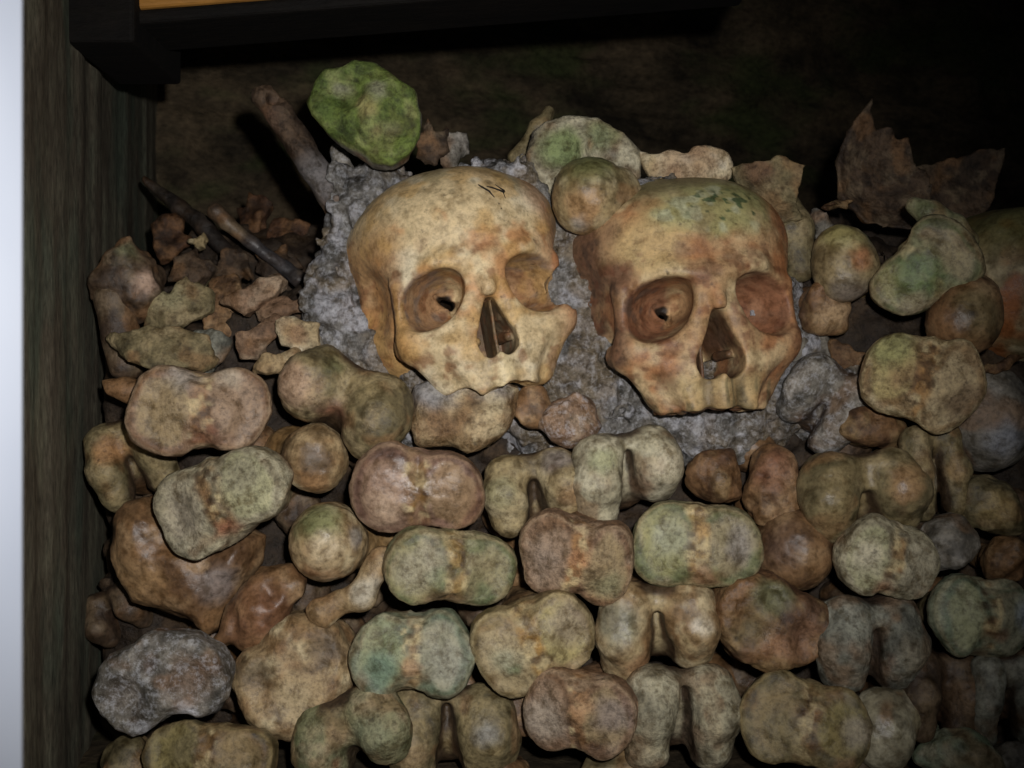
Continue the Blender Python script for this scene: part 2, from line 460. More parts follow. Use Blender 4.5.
def femur(w, h, seed, pal, L=95, notch=.62, left=1.0, right=1.0, accent=None, mat=None, splay=.08, fat=1.0):
    """two rounded condyles joined across the top, notch between them below"""
    a, b = w / 2, h / 2
    r = min(.415 * a * fat, b * .66)
    def f(P):
        Q = P + np.stack([vn(P, 20, seed + 1), vn(P, 24, seed + 8), vn(P, 20, seed + 2)], -1) * 2.2
        d = None
        for sx, ln in ((-1, left), (1, right)):
            x0 = sx * (a - r) * (1 - splay * 2); x1 = sx * (a - r); zt = b - r * 1.05; zb = b - r * 1.05 - (2 * b - r * 2.1) * ln
            zm = (zt + zb) / 2
            c = smin(cap(Q, (x0, r + 4, zt), (x1, r - 1, zm), r * .98, r * 1.04), cap(Q, (x1, r - 1, zm), (x1 * (1 - splay), r + 5, zb), r * 1.04, r * .98), 5)
            d = c if d is None else smin(d, c, 4)
        top = cap(Q, (-(a - r) * .9, r + 5, b - r * 1.15), ((a - r) * .9, r + 5, b - r * 1.15), r * .92)
        d = smin(d, top, 7)
        web = ell(Q, (0, r + 17, b * .22), (a * .62, r * .85, b * .62))
        d = smin(d, web, 6)
        d = smax(d, -ell(Q, (0, -r * .25, b * .5), (a * .16, r * .9, b * .7)), 6)
        d = smin(d, ell(Q, (0, r + 36, b * .1), (a * .8, 26, b * .72)), 12)
        nw = a - 2.05 * r
        d = smax(d, -cap(Q, (0, -2, -b + 2 * b * notch - a * .2), (0, 2, -b * 1.6), max(nw * .7, 3.4), max(nw, 3) + 5, (1, .12, 1)), 3)
        d = smin(d, cap(Q, (0, 44, 0), (0, L, 2), b * .55, b * .36), 14)
        return d
    def col(P, N, sd):
        C = blotch(P, pal, seed)
        p = PAL[pal]
        # joint surfaces polished paler, brown notch web darkened to stand in for shade
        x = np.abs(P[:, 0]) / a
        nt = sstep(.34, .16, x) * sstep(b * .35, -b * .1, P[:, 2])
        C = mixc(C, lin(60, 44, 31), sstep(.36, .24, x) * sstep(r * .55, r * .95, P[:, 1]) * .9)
        C = mixc(C, p[2], sstep(-.6, -.95, N[:, 1]) * sstep(-.25, .2, fbm(P, 13, seed + 5, 2)) * .6)
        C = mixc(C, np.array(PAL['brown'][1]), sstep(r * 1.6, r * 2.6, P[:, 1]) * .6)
        return accents(C, P, N, seed, accent)
    m = 9
    return f, (-a - m, -7, -b - m), (a + m, L + b * .5, b + m), col, mat or M_bone

def head(w, h, seed, pal, L=95, neck=(14, -8), lobe=None, accent=None, mat=None):
    a, b = w / 2, h / 2; rr = min(a, b)
    nx, nz = neck
    def f(P):
        Q = P + np.stack([vn(P, 24, seed + 1), vn(P, 24, seed + 8), vn(P, 24, seed + 2)], -1) * 1.5
        d = ell(Q, (0, rr, 0), (a, rr, b))
        d = smax(d, -ell(Q, (a * .25, -1.5, -b * .2), (4, 3.2, 3.4)), 2)
        d = smin(d, cap(Q, (nx * .3, rr + 8, nz * .3), (nx, rr + 38, nz), rr * .74, rr * .62), 5)
        if lobe: d = smin(d, ell(Q, (lobe[0], lobe[1], lobe[2]), (lobe[3], lobe[3] * .9, lobe[3] * 1.1)), 4)
        d = smin(d, ell(Q, (nx * 1.3, rr + 44, nz * 1.4), (rr * .8, rr * .7, rr * .8)), 10)
        d = smin(d, cap(Q, (nx * 1.3, rr + 44, nz * 1.4), (nx * 1.2, L, nz), rr * .55, rr * .45), 8)
        return d
    def col(P, N, sd):
        C = blotch(P, pal, seed)
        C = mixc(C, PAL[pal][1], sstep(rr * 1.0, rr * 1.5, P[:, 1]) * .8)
        return accents(C, P, N, seed, accent)
    e = max(abs(nx), abs(nz)) + rr + 6
    if lobe: e = max(e, abs(lobe[0]) + lobe[3] + 5, abs(lobe[2]) + lobe[3] + 5)
    return f, (-max(a, e) - 6, -6, -max(b, e) - 6), (max(a, e) + 6, L + rr, max(b, e) + 6), col, mat or M_smooth

def lump(w, h, seed, pal, L=80, accent=None, mat=None, flat=.8, bumps=5):
    """worn, irregular bone end"""
    rnd = random.Random(seed); a, b = w / 2, h / 2; r = min(a, b)
    sub = [(rnd.uniform(-.45, .45) * a, r * rnd.uniform(.55, .8), rnd.uniform(-.5, .5) * b, rnd.uniform(.42, .6)) for _ in range(bumps)]
    def f(P):
        Q = P + np.stack([vn(P, 16, seed + 1), vn(P, 16, seed + 8), vn(P, 16, seed + 2)], -1) * 3.0 + np.stack([vn(P, 8, seed + 21), vn(P, 8, seed + 28), vn(P, 8, seed + 22)], -1) * 2.2
        d = ell(Q, (0, r * flat + 2, 0), (a * .86, r * flat, b * .88))
        for (x, y, z, k) in sub: d = smin(d, ell(Q, (x, y, z), (a * k, r * k * .95, b * k)), 5)
        d = smin(d, cap(Q, (0, r, 0), (0, L, 0), r * .66, r * .5), 10)
        return d
    def col(P, N, sd): return accents(blotch(P, pal, seed), P, N, seed, accent)
    return f, (-a - 8, -7, -b - 8), (a + 8, L + r, b + 8), col, mat or M_bone

def stick(pts, seed, pal, mat=None, accent=None, warp=1.5, flat=(1, 1, 1), k=4, cut=None):
    """bone laid as a chain of tapering pieces: pts = [(x, y, z, radius), ...]"""
    def f(P):
        Q = P + np.stack([vn(P, 14, seed + 1), vn(P, 14, seed + 8), vn(P, 14, seed + 2)], -1) * warp
        d = None
        for p, q in zip(pts[:-1], pts[1:]):
            c = cap(Q, p[:3], q[:3], p[3], q[3], flat)
            d = c if d is None else smin(d, c, k)
        if cut:
            for (c, r) in cut: d = smax(d, -(sph(Q, c, r) + 1.5 * vn(P, 4, seed + 15)), 1.5)
        return d
    A = np.array(pts); mx = A[:, 3].max() / min(flat) + 6
    def col(P, N, sd): return accents(blotch(P, pal, seed), P, N, seed, accent)
    return f, tuple(A[:, :3].min(0) - mx), tuple(A[:, :3].max(0) + mx), col, mat or M_bone

def shard(w, h, seed, pal, t=5, bend=26, mat=None, accent=None, jag=1.0, holes=0):
    """broken plate of bone, curved, with a ragged outline"""
    rnd = random.Random(seed); a, b = w / 2, h / 2
    n = 11
    ang = [(k + rnd.uniform(-.3, .3)) * 2 * math.pi / n for k in range(n)]
    rad = [rnd.uniform(.5, 1.15) for _ in ang]
    pl = [(math.cos(t_) * a * q, math.sin(t_) * b * q) for t_, q in zip(ang, rad)]
    hl = [(rnd.uniform(-.4, .4) * a, rnd.uniform(-.4, .4) * b) for _ in range(holes)]
    def f(P):
        Q = P + np.stack([vn(P, 6, seed + 1), vn(P, 10, seed + 8), vn(P, 6, seed + 2)], -1) * 2.2 * jag
        x, z = Q[:, 0], Q[:, 2]
        y = P[:, 1] - (x * x + .6 * z * z) / (2 * bend) * .5 - 6 * vn(P, 14, seed + 4)
        d2 = polyd(x, z, pl)
        th = t * (.6 + .25 * vn(P, 9, seed + 12)) 
        d = smax(d2, np.abs(y) - th, 2)
        for (hx, hz) in hl: d = smax(d, -sph(Q, (hx, 0, hz), 3), 1)
        return d * .8
    def col(P, N, sd):
        C = blotch(P, pal, seed)
        return accents(C, P, N, seed, accent)
    q = max(a, b)
    return f, (-a - 8, -t - 9, -b - 8), (a + 8, t + 9 + q * q / (2 * bend) * .55, b + 8), col, mat or M_rough

def polyd(x, z, pl):
    d = np.full(len(x), 1e9, F4); ins = np.zeros(len(x), bool)
    for k in range(len(pl)):
        x0, z0 = pl[k]; x1, z1 = pl[(k + 1) % len(pl)]
        ex, ez = x1 - x0, z1 - z0
        t = np.clip(((x - x0) * ex + (z - z0) * ez) / (ex * ex + ez * ez + 1e-9), 0, 1)
        d = np.minimum(d, np.hypot(x - x0 - t * ex, z - z0 - t * ez))
        c = ((z0 > z) != (z1 > z)) & (x < ex * (z - z0) / (ez if abs(ez) > 1e-9 else 1e-9) + x0)
        ins ^= c
    return np.where(ins, -d, d).astype(F4)

SEED = [100]
def put(name, maker, px, py, w, h, Y, roll, label, cat='bone', pitch=0, yaw=0, res=1.6, group=None, rough=(.9, .38), **kw):
    SEED[0] += 17
    k = Y * 1000 / FPX
    f, lo, hi, col, mat = maker(w * k, h * k, SEED[0], **kw)
    rr = random.Random(SEED[0] + 5)
    if maker is not shard and not pitch and not yaw: pitch = rr.uniform(-16, 13); yaw = rr.uniform(-15, 15)
    o = build(name, f, lo, hi, res, mat, col, SEED[0], rough)
    pose(o, px, py, Y, roll, pitch, yaw)
    tag(o, label, cat, group)
    return o
def put_stick(name, pts, label, pal, cat='bone', mat=None, res=1.6, accent=None, flat=(1, 1, 1), group=None, warp=1.5, cut=None, rough=(.5, .22)):
    """pts: (px, py, Y, radius px) along the bone"""
    SEED[0] += 17
    Wp = [at(p[0], p[1], p[2]) * 1000 for p in pts]
    o0 = sum(Wp, Vector()) / len(Wp)
    loc = [(*(v - o0), p[3] * p[2] * 1000 / FPX) for v, p in zip(Wp, pts)]
    cc = [(tuple(at(*c[0]) * 1000 - o0), c[1]) for c in (cut or ())]
    f, lo, hi, col, m = stick(loc, SEED[0], pal, mat, accent, warp, flat, 4, cc)
    o = build(name, f, lo, hi, res, m, col, SEED[0], rough)
    o.location = o0 * .001
    tag(o, label, cat, group)
    return o

def put_blob(name, poly, Y, label, pal, depth=46, rnd=20, cat='bone', mat=None, accent=None, warp=2.5, L=30, carve=(), res=1.6, rough=(.9, .38), side=None, facet=()):
    """worn bone end with a surveyed outline, domed front, tapering back"""
    SEED[0] += 17; seed = SEED[0]
    k = Y * 1000 / FPX; cx = sum(p[0] for p in poly) / len(poly); cy = sum(p[1] for p in poly) / len(poly)
    pl = [((x - cx) * k, (cy - y) * k) for x, y in poly]; A = np.array(pl); q = float(np.abs(A).min(1).max()) * .5 + 8
    cv = [((c[0] - cx) * k, c[2], (cy - c[1]) * k, c[3], c[4], c[5]) for c in carve]
    def f(P):
        Q = P + np.stack([vn(P, 15, seed + 1), vn(P, 16, seed + 8), vn(P, 15, seed + 2)], -1) * warp
        d = smax(polyd(Q[:, 0], Q[:, 2], pl), np.abs(Q[:, 1] - depth / 2 - 1) - depth / 2, rnd)
        d = smin(d * .92, cap(Q, (0, depth * .6, 0), (0, depth + L, 0), q, q * .7), 10)
        for (x, y, z, a_, b_, c_) in cv: d = smax(d, -ell(Q, (x, y, z), (a_, b_, c_)), 4)
        return d
    fc = [((c[0] - cx) * k, (cy - c[1]) * k, c[2] * k, c[3] * k) for c in facet]
    def f2(P):
        d = f(P)
        for (x, z, a_, b_) in fc: d = smax(d, -ell(P, (x, -8.6, z), (a_ * 1.05, 14, b_ * 1.05)), 2.5)
        return d
    def col(P, N, s):
        C = blotch(P, pal, seed)
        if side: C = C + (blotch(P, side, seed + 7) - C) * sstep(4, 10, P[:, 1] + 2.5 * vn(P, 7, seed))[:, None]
        return accents(C, P, N, seed, accent)
    o = build(name, f2, (A[:, 0].min() - 8, -8, A[:, 1].min() - 8), (A[:, 0].max() + 8, depth + L + q + 4, A[:, 1].max() + 8), res, mat or M_bone, col, seed, rough)
    o.location = at(cx, cy, Y); tag(o, label, cat)
    return o
# ------------------------------------------------------------------ the setting
def grid_wall(name, A, B, z0, z1, nu, nv, disp, mat):
    """wall from plan point A to B with relief; disp(u m, z m) in metres towards the viewer side"""
    A = np.array(A); B = np.array(B); L = np.linalg.norm(B - A); t = (B - A) / L; nrm = np.array([t[1], -t[0]])
    u, v = np.meshgrid(np.linspace(0, L, nu), np.linspace(z0, z1, nv), indexing='ij')
    u = u.ravel(); v = v.ravel(); d = disp(u, v)
    V = np.stack([A[0] + t[0] * u + nrm[0] * d, A[1] + t[1] * u + nrm[1] * d, v], -1)
    i, j = np.meshgrid(np.arange(nu - 1), np.arange(nv - 1), indexing='ij'); i = i.ravel(); j = j.ravel()
    Fq = np.stack([i * nv + j, (i + 1) * nv + j, (i + 1) * nv + j + 1, i * nv + j + 1], -1)
    o = link_mesh(name, V, Fq, None, mat, None, 1.0)
    o['kind'] = 'structure'
    return o
def wall_material(name, cols, stretch, rough=.8, bump=.6, scale=14):
    m, nt, b = nodes(name)
    tc = N_(nt, 'ShaderNodeTexCoord'); mp = N_(nt, 'ShaderNodeMapping'); mp.inputs['Scale'].default_value = stretch
    nt.links.new(tc.outputs['Object'], mp.inputs[0]); co = mp.outputs[0]
    n1 = noise(nt, scale, 6, .65, co); n2 = noise(nt, scale * 9, 5, .7, co); n3 = noise(nt, scale * .45, 3, .6, co)
    c = ramp(nt, n1.outputs[0], [(.36, cols[0]), (.5, cols[1]), (.66, cols[2])]).outputs[0]
    c = mulc(nt, c, cols[3], ramp(nt, n3.outputs[0], [(.52, (0,) * 3), (.64, (.8,) * 3)]).outputs[0], 'MIX')
    c = mulc(nt, c, ramp(nt, n2.outputs[0], [(.3, (.45,) * 3), (.5, (1,) * 3), (.7, (1.5,) * 3)]).outputs[0])
    nt.links.new(c, b.inputs['Base Color']); b.inputs['Roughness'].default_value = rough
    b.inputs['Specular IOR Level'].default_value = .2
    bp = N_(nt, 'ShaderNodeBump'); bp.inputs['Strength'].default_value = bump; bp.inputs['Distance'].default_value = .004
    nt.links.new(n2.outputs[0], bp.inputs['Height']); nt.links.new(bp.outputs[0], b.inputs['Normal'])
    return m
M_wl = wall_material('weathered_panel', (lin(82, 74, 62), lin(98, 92, 78), lin(116, 114, 96), lin(88, 98, 84)), (1, 1, .45), .8, .3, 24)
M_wb = wall_material('rough_rock', (lin(40, 35, 26), lin(66, 57, 43), lin(88, 75, 57), lin(54, 62, 34)), (1, 1, 1.8), .85, .8, 11)
def P3(u, v, s=0): return np.stack([u * 1000, np.zeros_like(u) + s, v * 1000], -1).astype(F4)
def d_left(u, v):
    P = P3(u, v * .2, 3)
    return .0016 * fbm(P, 22, 5, 3) + .002 * sstep(-.1, .2, vn(P3(u, v * .05, 9), 30, 8))
def d_back(u, v):
    P = P3(u, v * 1.7, 7)
    return .035 * fbm(P, 190, 15, 5) + .012 * vn(P3(u, v * 4, 4), 60, 18)
grid_wall('wall_left', (-.186, .235), (-.365, 1.13), -.30, .62, 150, 120, d_left, M_wl)
grid_wall('wall_back', (-.365, 1.12), (1.25, 1.75), -.30, .85, 260, 150, d_back, M_wb)
def slab(name, x0, x1, y0, y1, z0, z1, mat, bev=.004, parent=None, kind=None):
    import bmesh
    bm = bmesh.new(); bmesh.ops.create_cube(bm, size=1)
    for v in bm.verts: v.co = Vector(((x0 + x1) / 2 + v.co.x * (x1 - x0), (y0 + y1) / 2 + v.co.y * (y1 - y0), (z0 + z1) / 2 + v.co.z * (z1 - z0)))
    bmesh.ops.bevel(bm, geom=bm.edges[:], offset=bev, segments=3, affect='EDGES', profile=.5)
    me = bpy.data.meshes.new(name); bm.to_mesh(me); bm.free()
    me.polygons.foreach_set('use_smooth', [False] * len(me.polygons)); me.materials.append(mat)
    o = bpy.data.objects.new(name, me); COL.objects.link(o)
    if parent: o.parent = parent
    if kind: o['kind'] = kind
    return o
slab('floor', -.45, 1.35, .1, 1.85, -.34, -.248, M_wb, .002, kind='structure')
m, nt, b = nodes('white_paint')
n1 = noise(nt, 9, 3, .5, N_(nt, 'ShaderNodeTexCoord').outputs['Object'])
nt.links.new(ramp(nt, n1.outputs[0], [(.3, lin(206, 216, 234)), (.7, lin(222, 231, 246))]).outputs[0], b.inputs['Base Color'])
b.inputs['Roughness'].default_value = .6
M_white = m
slab('trim_1', -.27, -.1468, .285, .335, -.27, .62, M_white, .006, kind='structure')
M_black = wall_material('dark_timber_and_shade', (lin(10, 8, 6), lin(14, 11, 8), lin(20, 16, 12), lin(12, 9, 7)), (.3, 1, 1), .8, .4, 20)  # near-black timber; on the lower board it stands in for shade
M_warm = wall_material('varnished_timber', (lin(140, 96, 44), lin(160, 116, 56), lin(178, 136, 74), lin(146, 104, 50)), (.2, 1, 1), .5, .2, 12)
def px_box(name, x0, y0, x1, y1, Y, dy, mat, **k):
    a = at(x0, y1, Y); c = at(x1, y0, Y)
    return slab(name, a.x, c.x, Y, Y + dy, a.z, c.z, mat, .003, **k)
beam = bpy.data.objects.new('lintel_beam', None); COL.objects.link(beam); beam.location = (0, 0, 0)
tag(beam, 'timber beam with a yellow strip over a shade-black board, crossing the top left corner', 'beam')
tilt = Matrix.Translation(at(118, 6, .70)) @ Matrix.Rotation(math.radians(-4.5), 4, 'Y') @ Matrix.Translation(-at(118, 6, .70))
px_box('upper_strip', 118, -70, 760, 10, .70, .05, M_warm, parent=beam).data.transform(tilt)
px_box('lower_shade_board', 118, 10.5, 760, 25, .70, .06, M_black, parent=beam).data.transform(tilt)  # black strip standing in for the beam's shaded underside
px_box('bracket', 62, -90, 134, 42, .69, .10, M_black, parent=beam)

# ------------------------------------------------------------------ packed masses
def mass(name, poly, Y0, Y1, label, cat, mat, colf, res=2.6, amp=(5, 2.2, 1.0), seed=1, rnd=22, rough=(.9, .7)):
    pl = [((x - 512) / FPX * Y0 * 1000, (384 - y) / FPX * Y0 * 1000) for x, y in poly]
    A = np.array(pl); y0, y1 = Y0 * 1000, Y1 * 1000
    S1, S2 = at(456, 292, .765) * 1000, at(667, 304, .775) * 1000
    def f(P):
        n = amp[0] * vn(P, 30, seed) + amp[1] * vn(P, 11, seed + 1) + amp[2] * vn(P, 5, seed + 2)
        d2 = polyd(P[:, 0], P[:, 2], pl) + n
        dy = np.abs(P[:, 1] - (y0 + y1) / 2) - (y1 - y0) / 2 + n
        d = smax(d2, dy, rnd) * .85
        for c_ in (S1, S2): d = np.maximum(d, -ell(P, (c_.x, c_.y - 6, c_.z + 2), (57, 82, 54)))
        return d
    o = build(name, f, (A[:, 0].min() - 16, y0 - 14, A[:, 1].min() - 16), (A[:, 0].max() + 16, y1 + 14, A[:, 1].max() + 16), res, mat, colf, seed, rough)
    tag(o, label, cat, kind='stuff')
    return o
def c_crust(P, N, s):
    n = len(P); C = np.tile(np.array(lin(120, 117, 112), F4), (n, 1))
    C = mixc(C, lin(62, 60, 56), sstep(-.1, .3, fbm(P, 14, 61, 3)) * .8)
    C = mixc(C, lin(178, 178, 184), sstep(.0, .3, fbm(P, 11, 63, 3)) * .8)
    C = mixc(C, lin(120, 104, 78), sstep(.0, .35, fbm(P, 22, 64, 2)) * .7)
    C = mixc(C, lin(206, 206, 212), sstep(.45, .7, vn(P, 4.2, 66)) * sstep(-.1, .3, fbm(P, 25, 69, 2)) * .7)
    return C
def c_core(P, N, s):  # dust tone darkened so the gaps behind the bones look shaded
    n = len(P); C = np.tile(np.array(lin(54, 44, 34), F4), (n, 1))
    C = mixc(C, lin(74, 58, 41), sstep(-.05, .3, fbm(P, 20, 71, 3)))
    C = mixc(C, lin(48, 38, 30), sstep(.05, .4, fbm(P, 9, 73, 2)))
    return C
mass('mineral_crust', [(292, 300), (318, 250), (330, 200), (334, 160), (352, 168), (380, 160), (420, 168), (470, 150), (505, 152), (540, 165), (560, 190), (600, 175), (660, 170), (730, 190), (770, 205), (796, 250), (806, 300), (830, 350), (872, 372), (862, 430), (800, 440), (750, 462), (700, 474), (640, 440), (600, 470), (540, 470), (490, 440), (420, 450), (375, 440), (350, 395), (300, 350)],
     .728, .80, 'grey crystalline mineral crust packed around the two skulls', 'mineral crust', M_crust, c_crust, 2.0, (7, 5, 2.6), 21, 20, (1.6, 1.3))
mass('packed_bone_dust', [(98, 345), (200, 318), (300, 290), (340, 250), (600, 230), (800, 245), (870, 240), (1130, 250), (1130, 775), (98, 775)],
     .755, .90, 'dark brown dust and splinters packed between the stacked bones', 'bone dust', M_rough, c_core, 4.5, (7, 5, 2.5), 23, 24)
mass('crumbled_bone_heap', [(150, 262), (190, 236), (240, 226), (300, 222), (400, 200), (560, 190), (700, 200), (900, 210), (1000, 220), (1000, 400), (150, 400)],
     .90, 1.04, 'loose brown crumbled bone heaped at the back of the stack', 'crumbled bone', M_rough, c_core, 5, (9, 7, 3), 25, 26)

# ------------------------------------------------------------------ skulls
def in_orbit(P):
    M = P.copy(); M[:, 0] = np.abs(M[:, 0])
    z = M[:, 2]
    k = np.sqrt(((M[:, 0] - 33) / 19) ** 2 + ((z + 12 + .2 * (M[:, 0] - 33)) / 18.5) ** 2)
    return sstep(1.06, .9, k) * sstep(-86, -74, P[:, 1]) * sstep(-20, -34, P[:, 1])
def in_nose(P):  # nose interior: brown, darkened in the colour to deepen its shade
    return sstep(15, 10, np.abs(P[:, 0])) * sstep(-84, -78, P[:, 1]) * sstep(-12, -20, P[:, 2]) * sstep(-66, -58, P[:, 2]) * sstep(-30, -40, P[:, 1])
def inside(P):  # mask of the skull hollows, where shade is painted as dark brown
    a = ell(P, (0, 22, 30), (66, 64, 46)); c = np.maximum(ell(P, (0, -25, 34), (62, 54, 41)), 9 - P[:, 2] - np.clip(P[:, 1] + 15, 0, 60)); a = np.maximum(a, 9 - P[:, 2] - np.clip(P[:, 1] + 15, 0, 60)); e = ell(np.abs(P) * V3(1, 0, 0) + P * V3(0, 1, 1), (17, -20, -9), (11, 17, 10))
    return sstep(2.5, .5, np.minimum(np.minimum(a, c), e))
def c_skull1(P, N, s):
    n = len(P); C = np.tile(np.array(lin(212, 190, 148), F4), (n, 1))
    C = mixc(C, lin(226, 214, 184), sstep(-.05, .4, fbm(P, 30, 301, 3)) * .8)
    C = mixc(C, lin(158, 142, 104), sstep(.0, .4, fbm(P, 24, 302, 3) + .012 * (P[:, 2] - 60)) * .75)
    C = mixc(C, lin(186, 132, 84), sstep(-.05, .35, fbm(P, 17, 303, 3) - .012 * np.abs(P[:, 2] + 8) + .25) * .85)
    sd = sstep(-40, -56, P[:, 0] + 6 * vn(P, 16, 304))
    C = mixc(C, lin(176, 132, 84), sd * sstep(60, 25, P[:, 2]) * .8)
    C = mixc(C, lin(172, 112, 66), sd * sstep(10, -20, P[:, 2]) * sstep(-.1, .3, fbm(P, 14, 305, 2)) * .6)
    sr = sstep(34, 56, P[:, 0] + 6 * vn(P, 16, 306)) 
    C = mixc(C, lin(172, 112, 78), sr * .6)
    C = mixc(C, lin(136, 118, 92), sstep(48, 66, P[:, 0]) * sstep(-10, 30, P[:, 2]) * .7)
    o = in_orbit(P)
    C = mixc(C, lin(164, 130, 96), o * .85)
    C = mixc(C, lin(132, 116, 104), o * sstep(-.1, .3, fbm(P, 10, 307, 3)) * .8)
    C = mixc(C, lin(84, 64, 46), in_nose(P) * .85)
    C = mixc(C, lin(236, 220, 176), sstep(10, 4, np.abs(P[:, 0])) * sstep(-86, -89, P[:, 1]) * sstep(10, 0, P[:, 2]) * .5)
    C = mixc(C, lin(136, 92, 62), sstep(.05, .4, fbm(P, 9, 309, 3)) * sstep(34, 8, P[:, 2]) * .65)
    C = mixc(C, lin(198, 160, 100), sstep(.0, .35, fbm(P, 20, 310, 3)) * .6)
    C = mixc(C, lin(90, 84, 62), sstep(.5, .68, vn(P, 5, 308)) * sstep(30, 60, P[:, 2]) * .45)
    rdg = np.cos(np.arctan2(P[:, 0], -(P[:, 1] + 52)) * 11.5)
    C = mixc(C, lin(104, 88, 58), sstep(-.2, -.85, rdg) * sstep(-50, -62, P[:, 2]) * sstep(-76, -84, P[:, 1]) * .3)  # shade painted into the grooves between the socket ridges
    return desat(mixc(C, lin(38, 29, 21), inside(P)), 0.0)  # hollows coloured dark in place of shadow
def c_skull2(P, N, s):
    n = len(P); C = np.tile(np.array(lin(184, 148, 102), F4), (n, 1))
    C = mixc(C, lin(170, 108, 60), sstep(-.1, .35, fbm(P, 22, 401, 3)) * .75)
    C = mixc(C, lin(212, 190, 142), sstep(.0, .4, fbm(P, 18, 402, 3)) * .7)
    C = mixc(C, lin(198, 170, 112), sstep(1.2, .5, np.sqrt(((P[:, 0] + 34) / 22) ** 2 + ((P[:, 2] - 28) / 22) ** 2)) * .8)
    top = sstep(48, 66, P[:, 2] + 9 * vn(P, 20, 403))
    C = mixc(C, lin(134, 128, 84), top * .85)
    g = sstep(1.15, .6, np.sqrt(((P[:, 0] - 6) / 40) ** 2 + ((P[:, 2] - 50) / 20) ** 2) + .35 * fbm(P, 14, 404, 3))
    C = mixc(C, lin(156, 154, 96), g * .85)
    C = mixc(C, lin(186, 188, 152), g * sstep(.1, .4, fbm(P, 9, 405, 2)) * .7)
    g2 = sstep(1.1, .6, np.sqrt(((P[:, 0] - 12) / 32) ** 2 + ((P[:, 2] - 50) / 14) ** 2))
    C = mixc(C, lin(62, 86, 54), g2 * sstep(.3, .46, vn(P, 4.2, 406) + .7 * vn(P, 2.6, 407)) * .85)
    sd = sstep(-44, -58, P[:, 0] + 8 * vn(P, 16, 408))
    C = mixc(C, lin(118, 84, 62), sd * .9)
    C = mixc(C, lin(80, 62, 50), sd * sstep(.0, .3, fbm(P, 10, 409, 3)) * .8)
    C = mixc(C, lin(180, 110, 58), sstep(36, 54, P[:, 0] + 5 * vn(P, 12, 410)) * .6)
    o = in_orbit(P)
    C = mixc(C, lin(156, 104, 72), o * .85)
    C = mixc(C, lin(110, 88, 74), o * sstep(-.1, .3, fbm(P, 10, 411, 3)) * sstep(10, -10, P[:, 0]) * .85)
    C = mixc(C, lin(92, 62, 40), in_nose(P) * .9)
    C = mixc(C, lin(120, 88, 66), sstep(.05, .4, fbm(P, 14, 415, 3)) * sstep(60, 30, P[:, 2]) * .5)
    C = mixc(C, lin(112, 66, 42), sstep(.1, .4, fbm(P, 8, 413, 3)) * sstep(40, 10, P[:, 2]) * .6)
    low = sstep(-52, -62, P[:, 2])
    C = mixc(C, lin(188, 164, 108), low * sstep(-80, -84, P[:, 1]) * .6)
    C = mixc(C, lin(96, 92, 66), low * sstep(.25, .5, vn(P * V3(1, 1, .3), 4, 412)) * .6)
    rdg = np.cos(np.arctan2(P[:, 0], -(P[:, 1] + 52)) * 11.5)
    C = mixc(C, lin(104, 88, 58), sstep(-.2, -.85, rdg) * sstep(-50, -62, P[:, 2]) * sstep(-76, -84, P[:, 1]) * .65)  # grooves between the sockets darkened as painted shade
    return desat(mixc(C, lin(38, 29, 21), inside(P)), .1)  # shadow of the hollows put into their colour
def skull(kind, a, colf, label):
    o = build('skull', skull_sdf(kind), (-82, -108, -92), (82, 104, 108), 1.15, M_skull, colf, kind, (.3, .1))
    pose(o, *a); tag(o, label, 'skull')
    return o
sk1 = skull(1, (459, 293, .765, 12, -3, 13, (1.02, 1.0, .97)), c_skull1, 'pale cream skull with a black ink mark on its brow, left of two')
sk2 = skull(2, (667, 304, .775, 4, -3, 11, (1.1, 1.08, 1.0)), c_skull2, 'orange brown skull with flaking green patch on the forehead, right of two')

# the ink mark, laid on the surface of the first skull
def ink(o, strokes, r, mat):
    from mathutils.bvhtree import BVHTree
    me = o.data; tree = BVHTree.FromPolygons([v.co.copy() for v in me.vertices], [p.vertices[:] for p in me.polygons])
    inv = o.matrix_world.inverted(); Vs, Fs = [], []
    for st in strokes:
        pts = []
        for k in range(len(st) - 1):
            for t in range(7): pts.append([st[k][j] + (st[k + 1][j] - st[k][j]) * t / 6 for j in range(3)])
        ring = []
        for (x, y, w) in pts:
            d = (inv @ at(x, y, 1) - inv @ Vector((0, 0, 0))).normalized()
            h, nn, _, _ = tree.ray_cast(inv @ Vector((0, 0, 0)), d)
            if h is not None: ring.append((h, nn, w))
        base = None
        for k, (h, nn, w) in enumerate(ring):
            tdir = (ring[min(k + 1, len(ring) - 1)][0] - ring[max(k - 1, 0)][0]).normalized(); sd = tdir.cross(nn).normalized()
            i0 = len(Vs)
            for q in range(8):
                a = q * math.pi / 4; Vs.append(h + sd * math.cos(a) * r * w + nn * math.sin(a) * .00025)
            if base is not None:
                for q in range(8): Fs.append((base + q, base + (q + 1) % 8, i0 + (q + 1) % 8, i0 + q))
            base = i0
    me2 = bpy.data.meshes.new('ink_mark'); me2.from_pydata(Vs, [], Fs); me2.materials.append(mat)
    c = bpy.data.objects.new('ink_mark', me2); COL.objects.link(c); c.parent = o; c['label'] = 'black ink mark'
    return c
m, nt, b = nodes('black_ink'); b.inputs['Base Color'].default_value = (*lin(34, 26, 18), 1); b.inputs['Roughness'].default_value = .6
